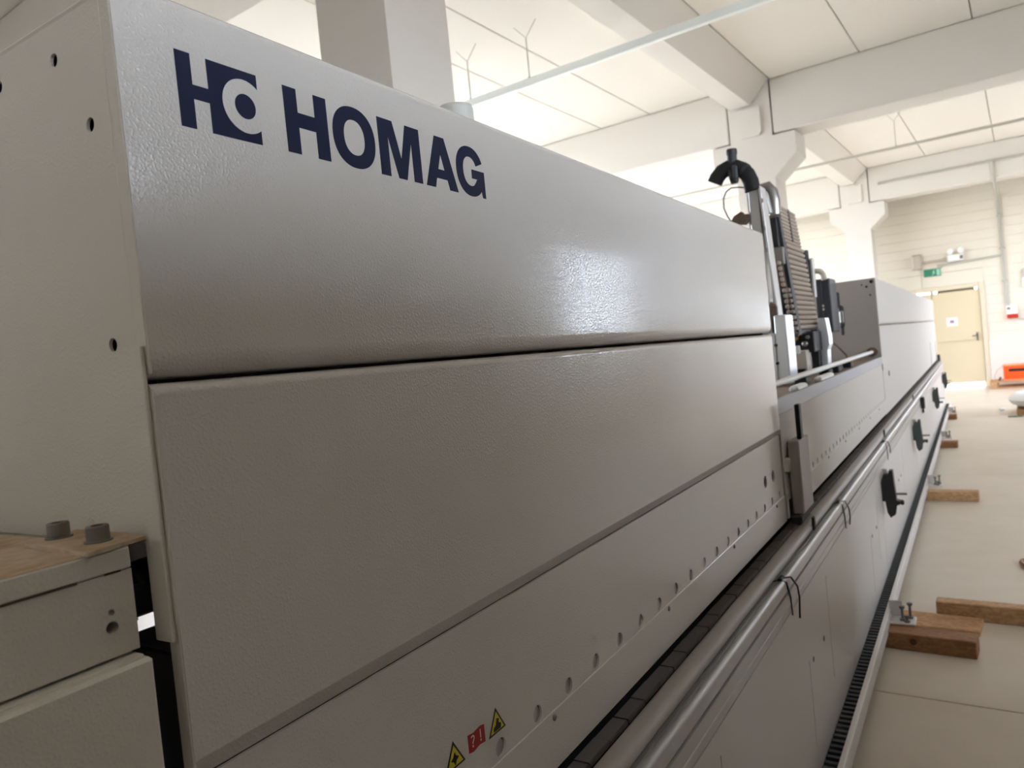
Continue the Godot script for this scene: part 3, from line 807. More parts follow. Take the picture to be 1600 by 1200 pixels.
# warning stickers: two yellow triangles and a red square with ? and !
func stickers(t: Node3D, x: float) -> void:
	var q := [[[0.7165, 1.0345], [0.7385, 1.0000], [0.6965, 1.0000], 0], [[0.8141, 1.0335], [0.8350, 0.9990], [0.7930, 0.9990], 1]]
	for e in q:
		var a := Vector2(e[0][0], e[0][1]); var b := Vector2(e[1][0], e[1][1]); var c := Vector2(e[2][0], e[2][1])
		var m := (a + b + c) / 3.0
		var o := mb(t)
		o.ext(PackedVector2Array([a, b, c]), Vector3(x, 0, 0), Vector3.FORWARD, Vector3.UP, Vector3(0.0003, 0, 0), 5.0)
		var st := put("warning_sticker", o, "black", t, "yellow warning triangle sticker")
		var y := mb(t)
		y.ext(PackedVector2Array([m + (a - m) * 0.78, m + (b - m) * 0.78, m + (c - m) * 0.78]), Vector3(x + 0.0003, 0, 0), Vector3.FORWARD, Vector3.UP, Vector3(0.0002, 0, 0), 5.0)
		put("yellow_field", y, "yellow", st)
		var s := mb(t)
		var pic := PackedVector2Array()
		if e[3] == 0:
			for i in 8:
				var rr := 0.0085 if i % 2 == 0 else 0.0042
				pic.append(m + Vector2(cos(TAU * i / 8.0), sin(TAU * i / 8.0)) * rr)
		else:
			for v in [[-0.009, -0.008], [0.008, -0.008], [0.010, -0.002], [0.004, 0.001], [0.006, 0.006], [0.0, 0.008], [-0.003, 0.0], [-0.009, -0.003]]: pic.append(m + Vector2(v[0], v[1]))
		s.ext(pic, Vector3(x + 0.0005, 0, 0), Vector3.FORWARD, Vector3.UP, Vector3(0.0002, 0, 0), 5.0)
		put("symbol", s, "black", st)
	var r := mb(t)
	r.ext(V2([0.7475, 1.0025, 0.758, 1.0005, 0.772, 1.003, 0.785, 1.001, 0.785, 1.0245, 0.776, 1.0265, 0.760, 1.0245, 0.7475, 1.0265]), Vector3(x, 0, 0), Vector3.FORWARD, Vector3.UP, Vector3(0.0003, 0, 0), 5.0)
	var rs := put("warning_sticker", r, "red_sign", t, "red sticker with a question mark and an exclamation mark")
	var xs := 0
	for ch in ["?", "!"]:
		var tm := TextMesh.new()
		var f := SystemFont.new()
		f.font_names = PackedStringArray(["Droid Sans"])
		tm.font = f; tm.text = ch; tm.font_size = 32; tm.pixel_size = 0.00065; tm.depth = 0.0003
		var o := putm("mark", tm, "sign_white", rs)
		o.transform = Transform3D(Basis(Vector3.FORWARD, Vector3.UP, Vector3.RIGHT), Vector3(x + 0.0004, 1.0138, -0.7575 - 0.0175 * xs) - (t.get_meta("base") as Vector3))
		xs += 1

func build_base() -> void:
	var z0 := -0.395; var z1 := -14.45
	var t := mthing("machine_bed", Vector3(-0.53, 0.08, z0), "long pale machine bed with aluminium rails and feed chain, standing on timber", "machine bed")
	# body panels with vertical door joints, keyhole screws
	var PX := -0.52
	var zz := [z0, -4.62, -8.9, -11.8, z1]
	for i in 4:
		var cuts := []
		var b := mb(t)
		if i == 0:
			cuts = [[2.417, 0.194, 2.425, 0.468], [2.796, 0.26, 2.804, 0.63], [4.029, 0.18, 4.037, 0.465], [4.349, 0.26, 4.357, 0.63], [1.199, 0.194, 1.207, 0.468], [1.499, 0.26, 1.507, 0.63]]
		elif i == 1:
			cuts = [[5.549, 0.2, 5.557, 0.47], [5.999, 0.26, 6.007, 0.63], [7.349, 0.2, 7.357, 0.47], [7.899, 0.26, 7.907, 0.63]]
		else:
			cuts = [[-zz[i] + 1.0, 0.2, -zz[i] + 1.006, 0.6]]
		b.plate(Vector3(PX, 0, 0), Vector3.FORWARD, Vector3.UP, Vector3.RIGHT, [-zz[i] + 0.002, 0.10, -zz[i + 1] - 0.002, 0.688], 0.004, cuts)
		put("side_panel", b, "paint_smooth", t)
	pbox("chassis", Vector3(-1.42, 0.10, z1), Vector3(-0.55, 0.835, z0), 0.0, "paint_dark", t)
	pbox("panel_backing", Vector3(-0.552, 0.10, z1), Vector3(-0.5245, 0.685, z0), 0.0, "black", t)
	for p in [[-2.48, 0.452], [-2.672, 0.449], [-4.09, 0.45], [-4.28, 0.449], [-5.62, 0.45], [-5.8, 0.45], [-7.42, 0.45]]:
		var b := mb(t)
		b.lathe([Vector2(0.009, 0), Vector2(0.009, 0.002), Vector2(0.004, 0.003), Vector2(0, 0.002)], Vector3(PX, p[1], p[0]), Vector3.RIGHT, 10)
		put("keyhole_screw", b, "bolt", t)
	# cable trough with cross ribs along the foot of the bed, white lip outside it
	sheet("lip_rail", [-0.470, 0.055, -0.450, 0.060, -0.447, 0.068, -0.452, 0.118, -0.458, 0.1215, -0.470, 0.1215], z0, z1, "paint_smooth", t)
	pbox("foot_rail", Vector3(-0.56, 0.055, z1), Vector3(-0.470, 0.085, z0), 0.0, "black", t)
	var tr := pbox("cable_trough", Vector3(PX, 0.085, z1), Vector3(-0.470, 0.0975, z0), 0.0, "black", t)
	var rb := MB.new()
	rb.box(Vector3.ZERO, Vector3(0.044, 0.012, 0.016), 0.0)
	var rme := rb.mesh()
	var base: Vector3 = t.get_meta("base")
	var n := 0
	var far := mb(t)
	var z := -1.4
	while z > z1 + 0.03:
		if n < 260:
			var o := putm("trough_rib", rme, "duct_rib", tr)
			o.position = Vector3(-0.496, 0.1025, z) - base
		else: far.box(Vector3(-0.496, 0.1025, z), Vector3(0.044, 0.012, 0.016))
		n += 1
		z -= 0.0365
	var fr := put("trough_ribs", far, "duct_rib", tr)
	fr.set_meta("kind", "stuff")
	# feed chain: one link after another in the gap under the hood
	pbox("chain_guide", Vector3(-0.64, 0.83, z1), Vector3(-0.568, 0.846, z0), 0.0, "chain_side", t)
	var fc := pbox("feed_chain", Vector3(-0.598, 0.846, z1 + 0.1), Vector3(-0.569, 0.8495, z0), 0.0, "chain_side", t)
	var lk := MB.new()
	lk.ext(V2([-0.0145, 0.0, 0.0145, 0.0, 0.0145, 0.006, 0.012, 0.0085, -0.0145, 0.0085]), Vector3(0, 0, -0.0371), Vector3.RIGHT, Vector3.UP, Vector3(0, 0, 0.0742), 20.0)
	var lme := lk.mesh()
	var j := 0
	z = z0 - 0.04
	while z > z1 + 0.15:
		var o := putm("chain_link", lme, "chain", fc)
		o.position = Vector3(-0.5795, 0.8475 + 0.0008 * ((j * 7) % 3), z) - base
		var jog := Vector3(0.0006 * ((j * 5) % 3 - 1), 0, 0)
		o.position += jog
		j += 1
		z -= 0.0772
	# rounded grey bar, then the grooved aluminium support rail
	sheet("round_bar", [-0.568, 0.815, -0.5365, 0.815, -0.533, 0.818, -0.5315, 0.824, -0.533, 0.832, -0.538, 0.838, -0.547, 0.8415, -0.568, 0.842], z0, z1, "paint_bar", t)
	sheet("support_rail", [-0.5245, 0.695, -0.518, 0.695, -0.5165, 0.697, -0.5165, 0.718, -0.519, 0.7192, -0.519, 0.7225, -0.5165, 0.7237, -0.5165, 0.754, -0.523, 0.7552, -0.523, 0.7625, -0.5165, 0.7637, -0.5165, 0.790, -0.519, 0.797, -0.524, 0.8005, -0.531, 0.8005, -0.5325, 0.797, -0.535, 0.797, -0.5365, 0.8005, -0.546, 0.8005, -0.546, 0.695], z0, z1, "alu", t)
	pbox("rail_groove", Vector3(-0.5235, 0.7555, z1), Vector3(-0.5222, 0.7622, z0), 0.0, "black", t)
	pbox("rail_gap", Vector3(-0.5275, 0.685, z1), Vector3(-0.5232, 0.6948, z0), 0.0, "black", t)
	for p in [[-2.72, 0.84], [-5.1, 0.84], [-7.6, 0.84]]:
		pbox("stop_pin", Vector3(-0.534, p[1] - 0.025, p[0] - 0.012), Vector3(-0.524, p[1] + 0.025, p[0] + 0.012), 0.004, "black", t)
	# levelling feet on the timber
	for fz in [-3.93, -7.35, -10.35, -13.2]:
		var f := mb(t)
		f.cb(Vector3(-0.462, 0.081, fz - 0.05), Vector3(-0.34, 0.091, fz + 0.06), 0.002)
		f.cb(Vector3(-0.458, 0.091, fz - 0.05), Vector3(-0.40, 0.165, fz - 0.042), 0.002)
		var foot := put("levelling_foot", f, "paint_smooth", t)
		for q in [[-0.395, 0.02, 0.07], [-0.365, -0.02, 0.075], [-0.375, 0.04, 0.035]]:
			var g := mb(t)
			g.lathe([Vector2(0, 0.0), Vector2(0.013, 0.0), Vector2(0.013, 0.01), Vector2(0.006, 0.011), Vector2(0.006, q[2] - 0.012), Vector2(0.012, q[2] - 0.011), Vector2(0.012, q[2]), Vector2(0, q[2])], Vector3(q[0], 0.091, fz + q[1]), Vector3.UP, 8)
			put("foot_bolt", g, "bolt", foot)
	# bed top between the two hoods, dusty, with its silver front ledge, white rod and rests
	pbox("bed_top", Vector3(-1.40, 1.235, -5.93), Vector3(-0.60, 1.282, -2.60), 0.002, "bed", t)
	sheet("front_ledge", [-0.60, 1.236, -0.589, 1.236, -0.587, 1.238, -0.587, 1.287, -0.589, 1.289, -0.60, 1.289], -2.60, -5.93, "alu_dull", t)
	pbox("bed_flank", Vector3(-1.38, 0.85, -5.93), Vector3(-0.625, 1.235, -2.62), 0.0, "paint_dark", t)
	var rod := mb(t)
	rod.tube([Vector3(-0.646, 1.328, -2.60), Vector3(-0.646, 1.328, -5.90)], 0.0125, 14)
	put("guide_rod", rod, "white_plastic", t)
	var col := mb(t)
	col.lathe([Vector2(0, 0), Vector2(0.03, 0), Vector2(0.034, 0.02), Vector2(0.034, 0.05), Vector2(0, 0.05)], Vector3(-0.646, 1.328, -5.935), Vector3.BACK, 16)
	put("rod_collar", col, "brown_oxide", t)
	for p in [[-3.0, -3.2, "white_pipe"], [-3.52, -3.86, "white_plastic"]]:
		pbox("rest_pad", Vector3(-0.632, 1.282, p[1]), Vector3(-0.596, 1.306, p[0]), 0.008, p[2], t)
	for p in [-3.4, -4.0, -4.3, -4.75]:
		pbox("rod_bearer", Vector3(-0.68, 1.282, p - 0.05), Vector3(-0.63, 1.316, p + 0.05), 0.005, "black", t)
	apron(t, -0.590, 0.590 / 0.587, -2.62, -5.93, false)
	pbox("apron_head", Vector3(-0.60, 1.169, -5.93), Vector3(-0.5905, 1.237, -2.62), 0.0, "paint_far", t)
	# upright post at the end of the near hood with its black rod and foot
	pbox("guard_post", Vector3(-0.581, 0.885, -2.83), Vector3(-0.543, 1.139, -2.66), 0.004, "paint_end", t)
	pbox("post_rod", Vector3(-0.556, 1.139, -2.74), Vector3(-0.540, 1.262, -2.70), 0.003, "black", t)
	pbox("post_foot", Vector3(-0.585, 0.852, -2.78), Vector3(-0.548, 0.886, -2.63), 0.006, "black_rubber", t)
	pbox("post_bracket", Vector3(-0.592, 0.87, -2.66), Vector3(-0.583, 0.94, -2.64), 0.002, "black", t)
	pbox("post_hinge", Vector3(-0.592, 1.035, -2.66), Vector3(-0.574, 1.082, -2.63), 0.003, "paint_warm", t)
	# clamps hooked over the rail
	var outline := V2([-0.5065, 0.6266, -0.5245, 0.628, -0.529, 0.606, -0.556, 0.604, -0.577, 0.54, -0.5945, 0.485, -0.592, 0.456, -0.555, 0.452, -0.549, 0.39, -0.534, 0.36, -0.508, 0.378, -0.499, 0.43, -0.481, 0.436, -0.480, 0.452, -0.4985, 0.458, -0.499, 0.48, -0.504, 0.55])
	var ks := [[-4.66, "clamp", "black clamp hooked on the rail, nearest of the clamps"], [-7.13, "clamp_grey", "dark grey-green clamp on the rail, second along from the black clamp"], [-10.55, "clamp_grey", "grey-green clamp on the rail, third along from the black clamp"], [-13.6, "clamp_grey", "small grey clamp on the rail, nearest the far door"]]
	for q in ks:
		var c := mthing("rail_clamp", Vector3(-0.50, 0.36 + 0.06, q[0]), q[2], "clamp", "clamps along the support rail")
		var b := mb(c)
		var pl := PackedVector2Array()
		for v in outline: pl.append(v + Vector2(0.05, 0.06))
		b.ext(pl, Vector3(0, 0, q[0] - 0.03), Vector3.RIGHT, Vector3.UP, Vector3(0, 0, 0.06), 20.0)
		put("clamp_body", b, q[1], c)
		var r := mb(c)
		r.tube([Vector3(-0.452, 0.551, q[0]), Vector3(-0.395, 0.551, q[0])], 0.006, 8)
		put("lever", r, "bolt", c)
		var kn := mb(c)
		kn.lathe([Vector2(0, 0), Vector2(0.012, 0.0), Vector2(0.016, 0.008), Vector2(0.012, 0.018), Vector2(0, 0.02)], Vector3(-0.431, 0.503, q[0]), Vector3.RIGHT, 10)
		put("knob", kn, q[1], c)
		pbox("jaw", Vector3(-0.5155, 0.58, q[0] - 0.05), Vector3(-0.49, 0.69, q[0] - 0.032), 0.004, "paint_smooth", c)
	var small := mthing("rail_stop", Vector3(-0.50, 0.62, -8.3), "tiny black stop on the rail between two grey-green clamps", "stop")
	pbox("body", Vector3(-0.5155, 0.66, -8.34), Vector3(-0.48, 0.775, -8.26), 0.008, "clamp", small)
	pbox("tongue", Vector3(-0.51, 0.62, -8.32), Vector3(-0.49, 0.66, -8.28), 0.004, "clamp", small)
	# cable ties round the rail
	for q in [[-2.19, "black cable tie round the aluminium rail, nearest, with a long loose tail", 0.15], [-3.25, "grey cable tie round the rail beside the black clamp", 0.12], [-5.0, "pale cable tie round the rail, past the black clamp", 0.07]]:
		var c := mthing("cable_tie", Vector3(-0.52, 0.68, q[0]), q[1], "cable tie", "cable ties round the rail")
		var m: String = "black" if q[0] > -3.0 else "graphite"
		var b := mb(c)
		b.tube([Vector3(-0.549, 0.69, q[0] + 0.02), Vector3(-0.549, 0.803, q[0] + 0.04), Vector3(-0.53, 0.8045, q[0] + 0.02), Vector3(-0.5145, 0.792, q[0]), Vector3(-0.5135, 0.74, q[0] - 0.03), Vector3(-0.5135, 0.685, q[0] - 0.035)], 0.0022, 6, true)
		put("strap", b, m, c)
		pbox("head", Vector3(-0.532, 0.803, q[0] - 0.006), Vector3(-0.52, 0.812, q[0] + 0.03), 0.002, m, c)
		var tl := mb(c)
		tl.tube([Vector3(-0.524, 0.808, q[0] + 0.01), Vector3(-0.508, 0.80, q[0] - 0.03), Vector3(-0.502, 0.76, q[0] - 0.075), Vector3(-0.503, 0.72, q[0] - 0.095), Vector3(-0.506, 0.808 - q[2], q[0] - 0.09)], 0.003, 6)
		put("tail", tl, m, c)

func build_far_hood() -> void:
	var z0 := -5.915; var z1 := -14.33
	var t := mthing("machine_hood", Vector3(HX, 0.88, z0), "long pale hood at the far end of the machine, dark grey end facing the camera", "machine hood")
	for i in 3:
		var a := lerpf(z0, z1, i / 3.0) - (0.002 if i else 0.0); var b := lerpf(z0, z1, (i + 1) / 3.0)
		sheet("upper_panel", UPPER, a, b, "paint_far", t)
		sheet("lower_panel", [-0.612, 1.5135, -0.598, 1.5135, -0.589, 1.5085, -0.587, 1.503, -0.587, 0.975, -0.612, 0.975, -0.612, 0.98, -0.591, 0.98, -0.591, 1.500, -0.612, 1.5095], a, b, "paint_far", t)
	sheet("skirt_panel", [-0.60, 0.87, -0.590, 0.87, -0.590, 0.974, -0.60, 0.974], z0, z1, "paint_far", t)
	var e := mb(t)
	e.plate(Vector3(0, 0, z0 + 0.004), Vector3.RIGHT, Vector3.UP, Vector3.BACK, [-1.45, 1.283, -0.5905, 1.856], 0.01, [[-0.6135, 1.832, 0.013], [-0.648, 1.80, 0.009], [-0.678, 1.816, 0.006], [-0.628, 1.738, 0.007]])
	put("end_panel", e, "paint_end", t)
	pbox("end_backing", Vector3(-1.45, 1.283, z0 - 0.03), Vector3(-0.613, 1.85, z0 - 0.007), 0.0, "black", t)
	pbox("roof", Vector3(-1.45, 1.852, z1), Vector3(-0.64, 1.857, z0), 0.001, "paint_far", t)
	pbox("back_panel", Vector3(-1.45, 0.9, z1), Vector3(-1.44, 1.852, z0), 0.001, "paint_far", t)
	pbox("end_panel", Vector3(-1.44, 0.9, z1), Vector3(-0.612, 1.852, z1 + 0.012), 0.001, "paint_far", t)
	pbox("drop_panel_edge", Vector3(-0.589, 1.19, z0 - 0.002), Vector3(-0.5855, 1.235, z0 + 0.012), 0.0, "graphite", t)
	var sc := mb(t)
	sc.lathe([Vector2(0, 0), Vector2(0.02, 0), Vector2(0.02, 0.005), Vector2(0, 0.006)], Vector3(HX, 1.145, -6.3), Vector3.RIGHT, 12)
	put("button", sc, "bolt", t)
	for q in [[-12.42, 0.87, 1.21], [-13.9, 0.87, 1.18]]:
		pbox("door_gap", Vector3(-0.588, q[1], q[0] - 0.03), Vector3(-0.5862, q[2], q[0] + 0.03), 0.0, "joint", t)
	pbox("end_latch", Vector3(-0.587, 0.82, -14.30), Vector3(-0.545, 0.95, -14.22), 0.008, "clamp_grey", t)

func build_saw_unit() -> void:
	var t := mthing("saw_unit", Vector3(-0.80, 1.282, -4.1), "upright saw unit with ribbed bellows and a black hose elbow, standing between the two hoods", "saw unit")
	# upright post: grey face, bright aluminium edge on the right, pale edge on the left
	pbox("post", Vector3(-0.862, 1.30, -3.70), Vector3(-0.812, 2.20, -3.60), 0.004, "steel", t)
	var ed := mb(t)
	var bs := Basis(Vector3.BACK, 0.048)
	ed.box(Vector3(-0.787, 1.80, -3.64), Vector3(0.012, 0.82, 0.10), 0.002, bs)
	put("post_edge", ed, "alu", t)
	pbox("post_side", Vector3(-0.872, 1.5, -3.68), Vector3(-0.861, 2.203, -3.61), 0.002, "fitting", t)
	for y in [2.13, 2.0, 1.9]:
		pbox("post_bolt", Vector3(-0.80, y, -3.596), Vector3(-0.794, y + 0.02, -3.588), 0.0, "bolt", t)
	# black hose elbow with its grey clamp fitting
	var h := mb(t)
	var pth := [Vector3(-1.012, 2.265, -3.6), Vector3(-0.998, 2.289, -3.6), Vector3(-0.973, 2.313, -3.6), Vector3(-0.940, 2.324, -3.6), Vector3(-0.908, 2.320, -3.6), Vector3(-0.878, 2.302, -3.6), Vector3(-0.856, 2.275, -3.6), Vector3(-0.843, 2.238, -3.6), Vector3(-0.839, 2.195, -3.6)]
	h.tube(pth, 0.036, 18)
	put("hose_elbow", h, "black_rubber", t)
	var hb := mb(t)
	hb.tube([Vector3(-0.874, 2.298, -3.6), Vector3(-0.864, 2.288, -3.6)], 0.0372, 18)
	put("hose_band", hb, "graphite", t)
	var f := mb(t)
	f.lathe([Vector2(0, 0.085), Vector2(0.022, 0.085), Vector2(0.025, 0.08), Vector2(0.025, 0.06), Vector2(0.022, 0.058), Vector2(0.022, -0.01)], Vector3(-0.918, 2.32, -3.59), Vector3(0.02, 1, 0).normalized(), 16)
	f.tube([Vector3(-0.932, 2.285, -3.6), Vector3(-0.906, 2.285, -3.6)], 0.041, 16)
	f.cb(Vector3(-0.915, 2.255, -3.57), Vector3(-0.890, 2.32, -3.548), 0.006)
	put("hose_fitting", f, "duct_rib", t)
	# bent steel pipe behind the post
	var p := mb(t)
	p.tube([Vector3(-0.905, 2.17, -3.95), Vector3(-0.895, 2.225, -3.95), Vector3(-0.872, 2.262, -3.95), Vector3(-0.845, 2.265, -3.95), Vector3(-0.826, 2.235, -3.95), Vector3(-0.82, 2.19, -3.95), Vector3(-0.822, 2.12, -3.95)], 0.030, 14)
	put("pipe", p, "steel", t)
	var p2 := mb(t)
	p2.tube([Vector3(-0.868, 2.245, -3.9), Vector3(-0.845, 2.21, -3.9), Vector3(-0.852, 2.18, -3.9)], 0.012, 8)
	put("clip", p2, "black", t)
	var p3 := mb(t)
	p3.tube([Vector3(-0.845, 2.215, -3.88), Vector3(-0.832, 2.12, -3.88)], 0.016, 10)
	p3.lathe([Vector2(0, -0.012), Vector2(0.012, -0.010), Vector2(0.016, 0.0), Vector2(0.012, 0.010), Vector2(0, 0.012)], Vector3(-0.846, 2.218, -3.875), Vector3.BACK, 12)
	put("air_cylinder", p3, "alu", t)
	# thin wire loop and the brown bracket on the left
	var wl := mb(t)
	wl.tube([Vector3(-0.872, 2.216, -3.6), Vector3(-0.900, 2.224, -3.6), Vector3(-0.938, 2.228, -3.6), Vector3(-0.962, 2.214, -3.6), Vector3(-0.977, 2.185, -3.6), Vector3(-0.979, 2.14, -3.6), Vector3(-0.966, 2.10, -3.6), Vector3(-0.94, 2.05, -3.6), Vector3(-0.90, 2.0, -3.6)], 0.0035, 6)
	put("wire_loop", wl, "graphite", t)
	var bk := mb(t)
	bk.ext(V2([-0.945, 2.07, -0.932, 2.09, -0.895, 2.106, -0.888, 2.09, -0.868, 2.09, -0.866, 2.06, -0.885, 2.045, -0.92, 2.05]), Vector3(0, 0, -3.62), Vector3.RIGHT, Vector3.UP, Vector3(0, 0, 0.04))
	put("bracket", bk, "brown_oxide", t)
	# dark recessed column between post and bellows
	pbox("inner_post", Vector3(-0.862, 1.30, -4.05), Vector3(-0.812, 2.11, -3.92), 0.004, "brown_oxide", t)
	pbox("dark_cover", Vector3(-0.858, 1.955, -3.925), Vector3(-0.806, 2.10, -3.90), 0.004, "black", t)
	pbox("grey_cover", Vector3(-0.846, 1.862, -3.925), Vector3(-0.786, 1.95, -3.895), 0.004, "bolt", t)
	pbox("dark_cover", Vector3(-0.840, 1.61, -3.90), Vector3(-0.785, 1.76, -3.87), 0.004, "black", t)
	# energy chain: two rows of pale beads hanging down to a bend
	for r in 2:
		for i in 13:
			var s := i / 12.0
			var b := mb(t)
			var cx := lerpf(-0.800, -0.768, s) + r * 0.021; var cy := lerpf(1.865, 1.535, s)
			if i < 5 and r == 1: continue
			b.box(Vector3(cx, cy, -3.84), Vector3(0.015, 0.019, 0.03), 0.004)
			put("energy_chain_link", b, "bellows", t)
	var eb := mb(t)
	eb.tube([Vector3(-0.775, 1.53, -3.85), Vector3(-0.763, 1.51, -3.85), Vector3(-0.740, 1.50, -3.85)], 0.014, 8)
	put("energy_chain_end", eb, "bellows_dark", t)
	# inclined bellows turned to the aisle, one fold after another
	for i in 27:
		var lower := i >= 10
		var yt := lerpf(1.985, 1.53, (i - 10) / 17.0) if lower else lerpf(2.168, 1.985, i / 10.0)
		var yb := lerpf(1.985, 1.53, (i - 9) / 17.0) if lower else lerpf(2.168, 1.985, (i + 1) / 10.0)
		var hh := yt - yb
		var s := (2.168 - yt) / 0.64
		var zn := lerpf(-3.94, -4.205, s)
		var zf := lerpf(-4.335, -4.74, s) - (0.03 if lower else 0.0)
		var b := mb(t)
		b.ext(V2([0.0, 0.0, hh * 0.30, hh * 0.18, hh * 0.42, hh * 0.5, hh * 0.30, hh * 0.82, 0.0, hh * 0.96, -0.06, hh * 0.96, -0.06, 0.0]), Vector3(-0.803, yb, zn), Vector3.RIGHT, Vector3.UP, Vector3(0, 0, zf - zn), 50.0)
		put("bellows_fold", b, "bellows", t)
	var sm_ := mb(t)
	sm_.ext(V2([-4.135, 2.165, -4.165, 2.165, -4.225, 2.0, -4.195, 2.0]), Vector3(-0.80, 0, 0), Vector3.BACK, Vector3.UP, Vector3(0.007, 0, 0))
	put("bellows_seam", sm_, "bellows_dark", t)
	var gs := mb(t)
	gs.ext(V2([-3.90, 2.10, -3.945, 2.10, -4.23, 1.50, -4.15, 1.50]), Vector3(-0.83, 0, 0), Vector3.BACK, Vector3.UP, Vector3(0.036, 0, 0))
	put("guide_strip", gs, "duct_rib", t)
	pbox("bellows_base", Vector3(-0.865, 1.505, -4.77), Vector3(-0.797, 1.53, -4.20), 0.003, "graphite", t)
	# black body and small fittings under the bellows
	pbox("dark_body", Vector3(-0.90, 1.40, -4.60), Vector3(-0.76, 1.515, -4.36), 0.006, "black", t)
	pbox("side_plate", Vector3(-0.812, 1.30, -4.60), Vector3(-0.768, 1.525, -4.52), 0.003, "black", t)
	pbox("foot_block", Vector3(-0.862, 1.282, -4.40), Vector3(-0.792, 1.415, -4.28), 0.004, "paint_warm", t)
	pbox("stand", Vector3(-0.89, 1.282, -4.05), Vector3(-0.80, 1.50, -3.95), 0.004, "chain_side", t)
	for q in [[-0.852, 1.482, "brass", 0.013], [-0.806, 1.45, "steel", 0.014], [-0.79, 1.485, "steel", 0.01], [-0.842, 1.39, "black", 0.012]]:
		var b := mb(t)
		b.lathe([Vector2(0, 0), Vector2(q[3], 0), Vector2(q[3], 0.03), Vector2(q[3] * 0.6, 0.036), Vector2(0, 0.036)], Vector3(q[0], q[1], -4.36), Vector3.BACK, 12)
		put("fitting", b, q[2], t)
	var wk := mb(t)
	wk.lathe([Vector2(0, 0), Vector2(0.012, 0.002), Vector2(0.014, 0.02), Vector2(0.012, 0.042), Vector2(0, 0.045)], Vector3(-0.828, 1.40, -4.25), Vector3.UP, 12)
	put("knob", wk, "white_plastic", t)
	pbox("stop_block", Vector3(-0.835, 1.284, -4.26), Vector3(-0.79, 1.318, -4.20), 0.004, "black", t)
	# bright aluminium plates at both sides
	pbox("aluminium_plate", Vector3(-0.752, 1.290, -3.56), Vector3(-0.703, 1.597, -3.40), 0.004, "alu_bright", t)
	pbox("aluminium_plate", Vector3(-0.779, 1.290, -3.46), Vector3(-0.7535, 1.520, -3.40), 0.003, "alu_bright", t)
	for y in [1.46, 1.38, 1.305]:
		pbox("plate_screw", Vector3(-0.758, y, -3.40), Vector3(-0.745, y + 0.012, -3.388), 0.002, "black", t)
	pbox("rounded_guard", Vector3(-0.79, 1.50, -3.50), Vector3(-0.748, 1.66, -3.43), 0.02, "brown_oxide", t)
	var pl2 := mb(t)
	pl2.ext(V2([-0.772, 1.30, -0.738, 1.30, -0.735, 1.40, -0.722, 1.43, -0.722, 1.48, -0.733, 1.585, -0.772, 1.588]), Vector3(0, 0, -4.72), Vector3.RIGHT, Vector3.UP, Vector3(0, 0, 0.12), 20.0)
	put("aluminium_plate", pl2, "alu_bright", t)
	# cylinders stepping down to the dark motor box
	for q in [[-0.842, 1.72, 2.008, 0.017, "duct_rib"], [-0.812, 1.72, 1.955, 0.014, "steel"]]:
		var b := mb(t)
		b.lathe([Vector2(0, q[1]), Vector2(q[3], q[1]), Vector2(q[3], q[2] - 0.006), Vector2(q[3] - 0.005, q[2]), Vector2(0, q[2])], Vector3(q[0], 0, -4.8), Vector3.UP, 14)
		put("cylinder", b, q[4], t)
	var cp := mb(t)
	cp.tube([Vector3(-0.835, 1.875, -4.85), Vector3(-0.80, 1.878, -4.85), Vector3(-0.778, 1.874, -4.85), Vector3(-0.763, 1.855, -4.85), Vector3(-0.757, 1.82, -4.85)], 0.017, 12)
	put("curved_pipe", cp, "fitting", t)
	var mo := pbox("motor_box", Vector3(-0.874, 1.50, -5.45), Vector3(-0.782, 1.851, -5.20), 0.006, "plastic_dark", t)
	pbox("side_panel", Vector3(-0.873, 1.505, -5.205), Vector3(-0.834, 1.846, -5.196), 0.002, "graphite", mo)
	for y in [1.668, 1.645]:
		pbox("indicator", Vector3(-0.838, y, -5.197), Vector3(-0.826, y + 0.014, -5.192), 0.002, "conduit", mo)
	pbox("rear_plate", Vector3(-0.83, 1.50, -5.56), Vector3(-0.798, 1.846, -5.48), 0.003, "steel", t)
	# gripper hanging by the far hood's end
	pbox("gripper_arm", Vector3(-0.838, 1.66, -5.72), Vector3(-0.803, 1.775, -5.68), 0.006, "graphite", t)
	pbox("gripper_body", Vector3(-0.815, 1.52, -5.73), Vector3(-0.782, 1.68, -5.67), 0.012, "black", t)
	pbox("gripper_tip", Vector3(-0.808, 1.47, -5.72), Vector3(-0.79, 1.53, -5.68), 0.006, "black", t)
	pbox("gripper_finger", Vector3(-0.806, 1.555, -5.665), Vector3(-0.778, 1.64, -5.65), 0.006, "steel", t)
	var cb_ := mb(t)
	cb_.tube([Vector3(-0.78, 1.44, -5.05), Vector3(-0.765, 1.40, -5.2), Vector3(-0.75, 1.34, -5.4), Vector3(-0.75, 1.288, -5.5)], 0.006, 6)
	put("cable", cb_, "brown_oxide", t)

